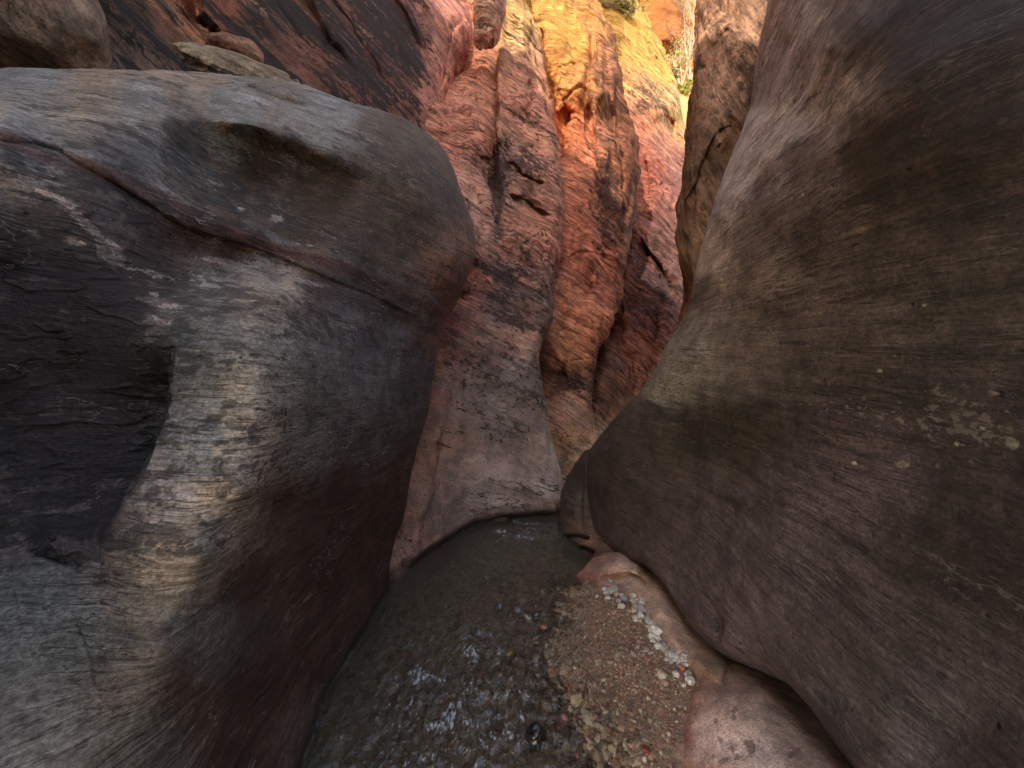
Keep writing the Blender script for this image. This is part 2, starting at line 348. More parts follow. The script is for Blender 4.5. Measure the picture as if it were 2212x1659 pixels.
def strata_disp(bed, a1, f1, a2, f2, a3=0, f3=30, big=0, fb=.8, terr=0):
    bed = np.asarray(bed)
    def fn(P, px, py):
        sh = P.shape[:-1]; p = P.reshape(-1, 3); q = p@bed.T
        w = .025*fbm(p*1.3, 2)[:, None]
        q = q+w*np.linalg.norm(bed, axis=0).max()
        d = a1*fbm(q*f1, 3)+a2*fbm(q*f2, 3)
        if a3: d = d+a3*fbm(p*f3, 2)
        if big: d = d+big*fbm(p*fb+5, 4)
        if terr: d = d-terr*np.abs(fbm(q*f1*1.7+9, 2))
        return d.reshape(sh)
    return fn

bedL = bedding((.03, .02, 1), .06)
def maskL(p, px, py):
    r = .35+.5*np.exp(-(((px-150)/300)**2+((py-800)/420)**2))+.3*np.exp(-(((px-560)/200)**2+((py-370)/90)**2))
    # flaked rim belt under the red band
    D, S, t = seg_dist(px, py, [(0, 330), (150, 420), (230, 480), (330, 640), (420, 600), (560, 560), (700, 620), (820, 680)])
    g = .38*np.exp(-(D/45)**2)+.3*np.exp(-(((px-235)/70)**2+((py-540)/30)**2))+.35*np.exp(-(((px-345)/60)**2+((py-670)/40)**2))+.3*np.exp(-(((px-550)/180)**2+((py-565)/30)**2))+.22*np.exp(-(((px-150)/250)**2+((py-230)/60)**2))
    D2, _, _ = seg_dist(px, py, [(650, 560), (600, 900), (520, 1050), (420, 1300)]); g = np.maximum(g, .42*np.exp(-(D2/70)**2))
    bl = .9*np.exp(-(((px-650)/190)**2+((py-800)/130)**2))+.35
    return np.stack([r, g, bl], 1)
depthL = [(-500,150,1.1),(-500,600,.62),(-500,1200,.62),(-500,1800,.52),(-500,2400,.5),(-200,150,1.4),(-200,500,.85),(-200,1000,.85),(-200,1400,.8),(-200,1900,.62),
 (0,150,1.6),(170,152,1.75),(420,165,2.05),(640,175,2.35),(760,228,2.5),(870,258,2.6),(940,303,2.7),(985,385,2.75),(1022,475,2.8),(1028,530,2.82),(1010,610,2.86),(965,685,2.85),(945,760,2.85),(922,900,2.85),(888,1020,2.85),(866,1170,2.85),(862,1240,2.83),
 (0,200,1.32),(0,250,1.14),(0,290,1.03),(0,340,1.0),(0,400,1.02),(0,600,1.05),(200,200,1.5),(200,260,1.3),(200,330,1.18),(200,400,1.14),(200,600,1.14),(350,200,1.75),(350,255,1.48),(500,215,1.95),(500,268,1.66),(600,230,2.1),(600,300,1.80),(700,260,2.25),(700,330,1.95),
 (400,320,1.58),(450,345,1.68),(550,385,1.84),(650,410,1.98),(740,430,2.12),(330,420,1.28),(400,450,1.36),(480,480,1.46),(550,500,1.56),(700,560,1.85),(850,600,2.35),(800,480,2.17),(900,450,2.42),(950,400,2.55),(850,330,2.38),(770,330,2.15),(970,550,2.68),(900,540,2.5),
 (260,470,1.2),(400,540,1.42),(500,570,1.56),(600,600,1.70),(750,660,2.02),(880,700,2.6),(600,640,1.45),(560,700,1.27),(580,800,1.2),
 (560,900,1.16),(520,1050,1.06),(430,1200,.97),(350,1400,.9),(300,1560,.88),(700,900,1.62),(800,900,2.1),(890,900,2.7),(800,760,2.15),(900,760,2.75),(700,740,1.66),(820,1050,2.25),(700,1100,1.72),(600,1100,1.38),(480,700,1.2),(470,850,1.14),(420,1000,1.06),
 (380,780,1.12),(350,950,1.08),(270,1130,1.02),(300,780,1.14),(150,780,1.12),(60,900,1.06),(0,900,1.04),(150,1000,1.06),(0,1150,1.0),(120,1180,1.02),(210,1250,.99),(100,1260,.97),(0,1290,.93),(100,1400,.89),(0,1500,.82),(0,1659,.74),(200,1500,.87),(200,1659,.8),(250,1300,.96),
 (400,1500,.99),(400,1659,.96),(600,1600,1.34),(500,1300,1.17),(600,1300,1.42),(700,1300,1.78),(800,1200,2.32),(840,1150,2.6),(690,1500,1.7),(600,1450,1.36),(690,1659,1.47),(550,1659,1.22),(650,1800,1.25),(600,2100,1.0),(300,2100,.75),(0,2100,.62)]
paintL = [(1005.0,600.0,0.1904,0.0867,0.0552),(1015.0,560.0,0.2016,0.1122,0.0782),(975.0,660.0,0.17,0.075,0.05),(950.0,720.0,0.15,0.075,0.055),(700.0,640.0,0.1,0.06,0.05),(820.0,690.0,0.085,0.05,0.045),(230.0,146.0,0.36,0.26,0.2),(330.0,148.0,0.36,0.26,0.2),(450.0,158.0,0.34,0.25,0.19),(600.0,168.0,0.28,0.22,0.18),(-200.0,200.0,0.224,0.22,0.2268),(50.0,210.0,0.2576,0.253,0.2592),(300.0,220.0,0.2464,0.242,0.2484),(500.0,220.0,0.2576,0.253,0.2538),(700.0,250.0,0.2352,0.22,0.216),(850.0,300.0,0.1015,0.0695,0.0474),(400.0,300.0,0.0697,0.0533,0.0438),(550.0,360.0,0.0702,0.0471,0.0331),(700.0,430.0,0.0781,0.0513,0.0355),(900.0,420.0,0.0741,0.0483,0.0331),(980.0,450.0,0.1015,0.0695,0.0521),(1010.0,560.0,0.1645,0.0997,0.0721),(300.0,330.0,0.14,0.13,0.135),  # lit ridges and shaded hollows are painted into these colours
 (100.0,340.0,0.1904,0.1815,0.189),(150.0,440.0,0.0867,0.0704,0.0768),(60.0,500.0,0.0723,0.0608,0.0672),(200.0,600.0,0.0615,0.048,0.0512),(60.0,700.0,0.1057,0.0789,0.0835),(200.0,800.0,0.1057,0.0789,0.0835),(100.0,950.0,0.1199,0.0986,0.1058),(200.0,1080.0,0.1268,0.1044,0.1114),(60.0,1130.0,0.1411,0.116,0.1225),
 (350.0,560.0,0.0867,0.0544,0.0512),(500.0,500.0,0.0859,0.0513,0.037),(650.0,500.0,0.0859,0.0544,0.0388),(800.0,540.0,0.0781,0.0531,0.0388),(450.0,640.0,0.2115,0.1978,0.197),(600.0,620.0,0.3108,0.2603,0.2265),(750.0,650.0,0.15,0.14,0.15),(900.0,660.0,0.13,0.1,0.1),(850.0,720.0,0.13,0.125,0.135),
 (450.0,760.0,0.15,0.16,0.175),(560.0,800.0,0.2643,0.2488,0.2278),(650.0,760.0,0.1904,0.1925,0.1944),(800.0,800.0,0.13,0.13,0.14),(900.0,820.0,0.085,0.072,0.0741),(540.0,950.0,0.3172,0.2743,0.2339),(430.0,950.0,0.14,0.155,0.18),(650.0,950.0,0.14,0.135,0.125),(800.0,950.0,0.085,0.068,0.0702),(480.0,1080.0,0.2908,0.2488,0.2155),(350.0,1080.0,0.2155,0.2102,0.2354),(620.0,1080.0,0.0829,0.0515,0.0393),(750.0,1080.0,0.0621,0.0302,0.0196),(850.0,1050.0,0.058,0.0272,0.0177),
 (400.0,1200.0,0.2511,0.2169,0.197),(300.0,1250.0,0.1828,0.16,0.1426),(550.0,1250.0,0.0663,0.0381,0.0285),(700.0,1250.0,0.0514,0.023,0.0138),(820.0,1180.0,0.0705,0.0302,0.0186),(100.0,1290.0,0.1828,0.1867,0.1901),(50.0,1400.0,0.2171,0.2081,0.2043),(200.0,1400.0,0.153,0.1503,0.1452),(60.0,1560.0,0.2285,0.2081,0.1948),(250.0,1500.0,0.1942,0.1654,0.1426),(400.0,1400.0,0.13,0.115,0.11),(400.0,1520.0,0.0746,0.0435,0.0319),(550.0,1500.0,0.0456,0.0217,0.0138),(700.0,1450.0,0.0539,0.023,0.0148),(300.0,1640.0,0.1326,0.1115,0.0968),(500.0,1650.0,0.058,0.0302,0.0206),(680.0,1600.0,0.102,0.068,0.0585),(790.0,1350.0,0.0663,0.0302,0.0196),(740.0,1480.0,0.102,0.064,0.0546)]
def dispL(P, px, py):
    d = strata_disp(bedL, .0035, 6, .0018, 22, .0016, 26, .022, 1.6)(P, px, py)
    z = P[..., 2]
    d = d      # softer red bed weathered back
    # scalloped flake edges in the dark hollow and on the lower flank
    fl = fbm(P*np.array([5, 5, 13.]), 3); d = d+.007*sstep(0, .05, fl)*sstep(.32, .1, np.abs(fl))*np.exp(-(((px-200)/420)**2+((py-900)/500)**2))
    return d
L = sheet('rock_buttress', [(-500,150),(-200,143),(0,148),(170,150),(300,150),(420,160),(520,165),(640,172)],
  [(-500,2400),(0,2350),(600,2100)], [(-500,150),(-500,2400)],
  [(640,172),(700,195),(760,225),(820,240),(870,258),(910,280),(940,303),(965,340),(985,385),(1005,430),(1022,475),(1028,520),(1024,560),(1010,610),(990,650),(965,685),(948,720),(940,780),(930,850),(922,900),(905,960),(888,1020),(875,1090),(866,1170),(862,1240),(848,1290),(830,1325),(800,1375),(765,1440),(735,1520),(705,1600),(690,1659),(640,1850),(600,2100)],
  depthL, 760, 900, bed=bedL,
  edges=[([(372,700),(378,760),(366,820),(352,900),(325,980),(285,1070),(250,1130),(228,1190),(222,1230)], .21, 170, 4, .38),
         ([(240,1222),(215,1222),(170,1232),(130,1228),(90,1210),(40,1200)], .09, 70, 3), ([(330,256),(430,266),(500,278),(560,293),(640,322),(720,356),(800,395),(880,450)], .12, 110, 26, .42),
         ([(-60,296),(60,306),(140,330),(250,392),(400,490),(600,555),(800,637),(930,700)], .025, 40, 4, .1), ([(350,430),(450,470),(600,520),(750,560),(880,620)], -.02, 50, 12)],
  grooves=[([(158,1318),(170,1350),(185,1390),(200,1430),(210,1470),(228,1510),(250,1542)], 6, .05), ([(500,160),(560,205),(620,222),(670,240)], 9, .05), ([(300,150),(440,170),(520,205)], 8, .05),
           ],
  bumps=[(560,620,120,40,12,.05),(560,262,190,28,14,.06)],
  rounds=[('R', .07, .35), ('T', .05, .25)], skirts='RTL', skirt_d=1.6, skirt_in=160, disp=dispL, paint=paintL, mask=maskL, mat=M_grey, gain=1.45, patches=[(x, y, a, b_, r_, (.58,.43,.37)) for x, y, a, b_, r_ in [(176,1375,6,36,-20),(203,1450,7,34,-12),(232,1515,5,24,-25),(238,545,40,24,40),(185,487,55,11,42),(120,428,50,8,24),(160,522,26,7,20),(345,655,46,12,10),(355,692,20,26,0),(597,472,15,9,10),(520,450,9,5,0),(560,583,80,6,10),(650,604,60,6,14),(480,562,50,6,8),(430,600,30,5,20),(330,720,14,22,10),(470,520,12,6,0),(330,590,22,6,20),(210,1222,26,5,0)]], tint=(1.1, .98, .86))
tag(L, 'big smooth grey rock buttress on the left of the creek with a thin red band', 'rock wall')
# red bed + lichen colour goes straight into the albedo by height (it is a real bed in the rock)
def recolour(o, fn):
    me = o.data; n = len(me.vertices); P = np.empty(n*3, np.float32); me.vertices.foreach_get('co', P); P = P.reshape(-1, 3)
    c = np.empty(n*4, np.float32); me.attributes['Col'].data.foreach_get('color', c); c = c.reshape(-1, 4)
    c[:, :3] = fn(P, c[:, :3]); me.attributes['Col'].data.foreach_set('color', c.ravel())
def redbed(P, c):
    z = P[:, 2]+.015*noise(P*np.array([1.5, 1.5, 3.]))+.012*noise(P*9)+2.115-np.interp(P[:, 1], [.95, 1.1, 1.4, 1.7, 2.2, 2.8], [2.195, 2.175, 2.14, 2.12, 2.10, 2.06])
    a = np.exp(-((z-2.115)/.032)**4)[:, None]*.85; a2 = np.exp(-((z-1.99)/.05)**2)[:, None]*.45*sstep(.9, 1.6, P[:, 1])[:, None]
    c = c*(1-a)+a*np.array([.155, .06, .045]); c = c*(1-a2)+a2*np.array([.11, .055, .045])
    b = (np.exp(-((z-2.175)/.018)**2)+.7*np.exp(-((z-2.05)/.015)**2))[:, None]*.4*sstep(-.1, .3, noise(P*5))[:, None]
    return c*(1-b)+b*np.array([.36, .32, .33])
recolour(L, redbed)

# ================================================================== RIGHT WALL
bedR = bedding((-.05, -.10, 1), .06)
def maskR(p, px, py):
    r = .3+.35*np.exp(-(((px-1950)/260)**2+((py-200)/330)**2)); g = .25+.25*np.exp(-(((px-2050)/250)**2+((py-900)/120)**2))+.35*sstep(1800, 1640, px)*sstep(520, 200, py)
    bl = .12+.9*np.exp(-(((px-1470)/60)**2+((py-770)/50)**2))+.5*np.exp(-(((px-2050)/200)**2+((py-950)/70)**2)); return np.stack([r, g, bl], 1)
depthR = [(2700,-250,.66),(2700,400,.62),(2700,829,.62),(2700,1500,.58),(2700,2700,.5),(2212,-250,1.0),(2000,-250,1.16),(2212,829,.9),(2212,400,.89),(2212,0,.9),(2000,829,1.1),(2000,400,1.06),(2000,100,1.04),(1800,829,1.42),(1800,600,1.4),(1800,400,1.37),(1820,200,1.35),(1860,50,1.3),(1880,-250,1.42),
 (1790,100,1.5),(1750,100,1.78),(1700,200,2.05),(1700,100,2.2),(1760,0,1.9),(1760,-250,2.1),(1655,0,2.75),(1690,-250,3.0),(1623,225,2.85),(1740,250,1.72),(1700,300,1.78),(1650,340,1.98),(1640,260,2.45),(1598,300,2.8),(1568,376,2.75),(1600,430,2.15),(1560,470,2.4),(1533,476,2.72),(1502,576,2.75),(1540,600,2.35),(1600,600,2.02),(1490,660,2.8),(1550,700,2.22),(1442,742,2.85),(1480,780,2.42),(1392,832,2.95),(1500,829,2.33),(1430,850,2.65),(1650,829,1.76),(1650,600,1.8),
 (1300,935,3.2),(1268,975,3.35),(1262,1050,3.4),(1272,1170,3.3),(1290,1200,3.2),(1330,1100,3.05),(1400,950,2.72),(1500,950,2.36),(1400,1050,2.76),(1500,1050,2.36),(1400,1150,2.72),(1400,1225,2.6),(1430,1260,2.44),(1460,1310,2.25),(1500,1250,2.2),(1500,1360,1.99),(1560,1300,1.92),(1560,1415,1.77),(1600,1100,1.92),(1600,1250,1.8),(1620,1380,1.7),(1700,1300,1.5),(1640,1445,1.6),(1700,1475,1.43),(1720,1400,1.42),(1760,1540,1.29),(1800,1600,1.18),(1850,1665,1.09),(1850,1500,1.18),(1900,1400,1.12),(2000,1000,1.12),(2212,1200,.86),(2212,1659,.8),(1800,1000,1.42),(1800,1200,1.36),(2000,1300,1.03),(1700,1100,1.6),(2000,1600,1.0),(2100,2000,.85),(1950,1800,1.02)]
paintR = [(2100.0,100.0,0.0463,0.031,0.0282),(1950.0,100.0,0.0421,0.028,0.024),(2100.0,350.0,0.0522,0.0354,0.0325),(1900.0,350.0,0.0463,0.0317,0.0291),(1820.0,60.0,0.0631,0.0443,0.0428),(1760.0,60.0,0.552,0.4715,0.448),(1700.0,120.0,0.576,0.4715,0.4368),(1740.0,200.0,0.528,0.46,0.448),(1680.0,250.0,0.6,0.5175,0.4928),(1660.0,60.0,0.456,0.322,0.2688),(1630.0,320.0,0.576,0.506,0.4816),(1590.0,370.0,0.552,0.4945,0.4704),(1560.0,450.0,0.48,0.437,0.4144),(1720.0,330.0,0.0957,0.0712,0.0682),(1640.0,450.0,0.1148,0.0879,0.0876),  # lit fold, sheen and shade under the overhangs are painted in
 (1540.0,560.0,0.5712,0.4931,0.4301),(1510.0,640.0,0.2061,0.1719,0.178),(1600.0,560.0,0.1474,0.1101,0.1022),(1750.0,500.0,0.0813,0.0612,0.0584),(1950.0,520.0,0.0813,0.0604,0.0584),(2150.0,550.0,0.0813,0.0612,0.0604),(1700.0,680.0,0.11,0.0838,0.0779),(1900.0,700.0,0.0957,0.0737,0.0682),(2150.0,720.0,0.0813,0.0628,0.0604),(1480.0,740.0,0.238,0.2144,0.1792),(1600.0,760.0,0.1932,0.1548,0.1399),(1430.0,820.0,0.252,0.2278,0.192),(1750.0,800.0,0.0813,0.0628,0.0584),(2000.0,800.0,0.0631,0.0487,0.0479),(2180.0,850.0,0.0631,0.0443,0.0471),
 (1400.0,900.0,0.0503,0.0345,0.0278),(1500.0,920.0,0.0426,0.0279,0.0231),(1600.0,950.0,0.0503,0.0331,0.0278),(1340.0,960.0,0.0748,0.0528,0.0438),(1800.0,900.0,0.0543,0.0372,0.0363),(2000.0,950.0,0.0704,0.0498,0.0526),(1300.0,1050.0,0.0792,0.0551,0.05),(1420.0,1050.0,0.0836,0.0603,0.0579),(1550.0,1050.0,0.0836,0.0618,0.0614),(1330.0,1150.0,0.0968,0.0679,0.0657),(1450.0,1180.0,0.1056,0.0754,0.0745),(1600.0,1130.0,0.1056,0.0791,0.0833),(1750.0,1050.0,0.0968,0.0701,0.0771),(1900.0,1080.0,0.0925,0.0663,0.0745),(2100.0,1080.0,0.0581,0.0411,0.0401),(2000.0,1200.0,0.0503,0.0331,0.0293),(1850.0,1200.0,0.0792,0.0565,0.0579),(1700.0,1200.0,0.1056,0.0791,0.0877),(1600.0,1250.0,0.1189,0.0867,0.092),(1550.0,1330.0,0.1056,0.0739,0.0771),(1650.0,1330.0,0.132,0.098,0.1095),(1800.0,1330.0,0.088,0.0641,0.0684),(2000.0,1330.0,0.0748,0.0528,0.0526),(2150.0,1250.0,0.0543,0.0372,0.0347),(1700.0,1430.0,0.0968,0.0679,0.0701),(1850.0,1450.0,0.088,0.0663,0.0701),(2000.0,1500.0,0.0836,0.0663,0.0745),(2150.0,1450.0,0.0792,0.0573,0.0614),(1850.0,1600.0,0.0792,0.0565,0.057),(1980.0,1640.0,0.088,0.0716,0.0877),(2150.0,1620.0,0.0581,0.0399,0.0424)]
def dispR(P, px, py):
    return strata_disp(bedR, .004, 5, .002, 20, .0014, 26, .018, 1.5)(P, px, py)+.02*fbm(P@np.array([[1,0,0],[0,.15,0],[0,0,1.]])*3+3, 2)*sstep(1500, 1750, px)*sstep(500, 200, py)
R = sheet('rock_wall', [(1690,-250),(2000,-250),(2700,-250)],
  [(1290,1200),(1340,1208),(1400,1225),(1430,1260),(1460,1310),(1500,1360),(1560,1415),(1640,1445),(1700,1475),(1760,1540),(1810,1610),(1850,1665),(1950,1800),(2100,2000),(2700,2700)],
  [(1690,-250),(1670,-100),(1655,0),(1640,120),(1623,225),(1598,300),(1568,376),(1545,430),(1533,476),(1515,530),(1502,576),(1495,620),(1490,660),(1470,700),(1442,742),(1420,790),(1392,832),(1345,885),(1300,935),(1268,975),(1262,1050),(1264,1120),(1272,1170),(1290,1200)],
  [(2700,-250),(2700,2700)], depthR, 900, 800, bed=bedR,
  edges=[], grooves=[([(1545,1420),(1560,1350),(1545,1330)], 6, .03)], rounds=[('L', .05, .3), ('B', .03, .2)], skirts='LRB', skirt_d=1.3, skirt_in=120,
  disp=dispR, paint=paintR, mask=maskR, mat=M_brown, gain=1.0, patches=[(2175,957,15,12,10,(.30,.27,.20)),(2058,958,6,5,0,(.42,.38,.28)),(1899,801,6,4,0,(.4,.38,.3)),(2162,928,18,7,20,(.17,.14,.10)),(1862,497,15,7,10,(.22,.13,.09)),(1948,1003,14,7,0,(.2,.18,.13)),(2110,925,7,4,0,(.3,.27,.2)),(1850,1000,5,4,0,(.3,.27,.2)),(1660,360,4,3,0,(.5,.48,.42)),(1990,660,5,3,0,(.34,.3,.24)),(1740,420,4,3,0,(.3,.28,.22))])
tag(R, 'huge dark brown rock wall filling the right side with fine slanting bedding lines', 'rock wall')

# wall behind it, upper right of the gap
bedR2 = grain((-.25, .35, 1), .07)
R2 = sheet('rock_pillar', [(1520,-250),(1720,-250)], [(1400,900),(1500,900)],
  [(1520,-250),(1514,-100),(1510,0),(1500,80),(1494,150),(1490,220),(1487,290),(1482,340),(1476,400),(1468,450),(1464,500),(1466,560),(1476,610),(1480,640),(1470,690),(1450,740),(1420,790),(1405,830),(1400,900)],
  [(1720,-250),(1700,100),(1680,300),(1620,450),(1570,600),(1540,750),(1500,900)],
  [(1520,-250,4.1),(1510,0,3.9),(1490,220,3.7),(1468,450,3.5),(1480,640,3.4),(1400,900,3.5),(1560,0,3.6),(1560,-250,3.8),(1600,100,3.3),(1720,-250,3.2),(1700,100,3.1),(1530,300,3.35),(1500,450,3.3),(1620,450,3.1),(1500,600,3.25),(1540,750,3.2),(1450,780,3.35),(1500,900,3.3)], 260, 620, bed=bedR2,
  edges=[([(1598,262),(1575,268),(1552,282),(1530,320),(1508,370),(1490,420),(1466,462)], -.10, 60, 3)],
  grooves=[([(1545,290),(1575,272),(1588,290),(1570,350)], 16, .10), ([(1530,60),(1560,20),(1600,-80)], 8, .05), ([(1520,160),(1545,100),(1575,60)], 7, .04)],
  rounds=[('L', .25, .35)], skirts='L', skirt_d=2.5, skirt_in=60,
  disp=strata_disp(bedR2, .035, 3.2, .014, 11, .003, 20, .04, 1.2, terr=.012), wob=5,
  paint=[(1530,0,.17,.10,.07),(1580,60,.20,.13,.095),(1640,60,.17,.12,.095),(1510,150,.15,.09,.06),(1570,170,.18,.125,.095),(1500,260,.12,.07,.045),(1560,240,.15,.11,.085),(1570,320,.07,.045,.032),(1520,360,.11,.08,.06),(1480,420,.10,.06,.042),(1500,500,.11,.082,.062),(1475,550,.11,.085,.05),(1500,640,.10,.05,.036),(1440,760,.13,.075,.055)],
  mask=lambda p, px, py: np.stack([.45+0*px, .35+0*px, .2+0*px], 1), mat=M_pillar, gain=2.1, tint=(1.2, .95, .76))
tag(R2, 'brown vertically streaked rock pillar behind the edge of the big right wall', 'rock wall')

# ================================================================== RED WALLS
bedW = bedding((.42, .05, 1), .06)
def dW(a, b, bed=bedW): return strata_disp(bed, a*.6, 3.0, b*1.1, 11, .004, 16, .08, .7, terr=a*.3)
def blocks(P):
    # fractured slabs: cells with their own offset and tilt, split along joints
    p = P.reshape(-1, 3); w = p+.12*np.stack([noise(p*1.4), noise(p*1.4+5), noise(p*1.4+9)], 1)
    R_ = rotm(.25, .45, .3); g = (w@R_.T)*np.array([1.5, 1.2, 2.1]); c = np.floor(g); f = g-c
    h = np.abs(np.sin(c[:, 0]*127.1+c[:, 1]*311.7+c[:, 2]*74.7)*43758.5) % 1; h2 = np.abs(np.sin(c[:, 0]*17.1+c[:, 1]*51.7+c[:, 2]*174.7)*4358.5) % 1
    e = np.min(np.minimum(f, 1-f)[:, [0, 2]], axis=1)
    on = sstep(-.1, .35, noise(p*.8+30))
    return .8*(((h-.5)*.12+(h2-.5)*.14*(f[:, 0]-.5))*sstep(0, .06, e)*on-.03*on*np.exp(-(e/.03)**2)).reshape(P.shape[:-1])
def flutes(P, a=.07):
    p = P+.25*np.stack([noise(P*.7), noise(P*.7+4), 0*P[..., 0]], -1)
    return a*fbm(p*np.array([1.5, 1.5, .28])+8, 3, ridge=True)-a*.4+.05*fbm(p*np.array([4, 4, .9]), 2)
def dispW1(P, px, py):
    k = sstep(760, 560, py)     # lower part is water-polished
    rg = dW(.035, .018)(P, px, py); sm = .03*fbm(P*.9+3, 3)+.004*fbm(P*7, 3)
    blk = blocks(P)+flutes(P, .05)*sstep(700, 500, py)
    return rg*k+sm*(1-k)+blk*k
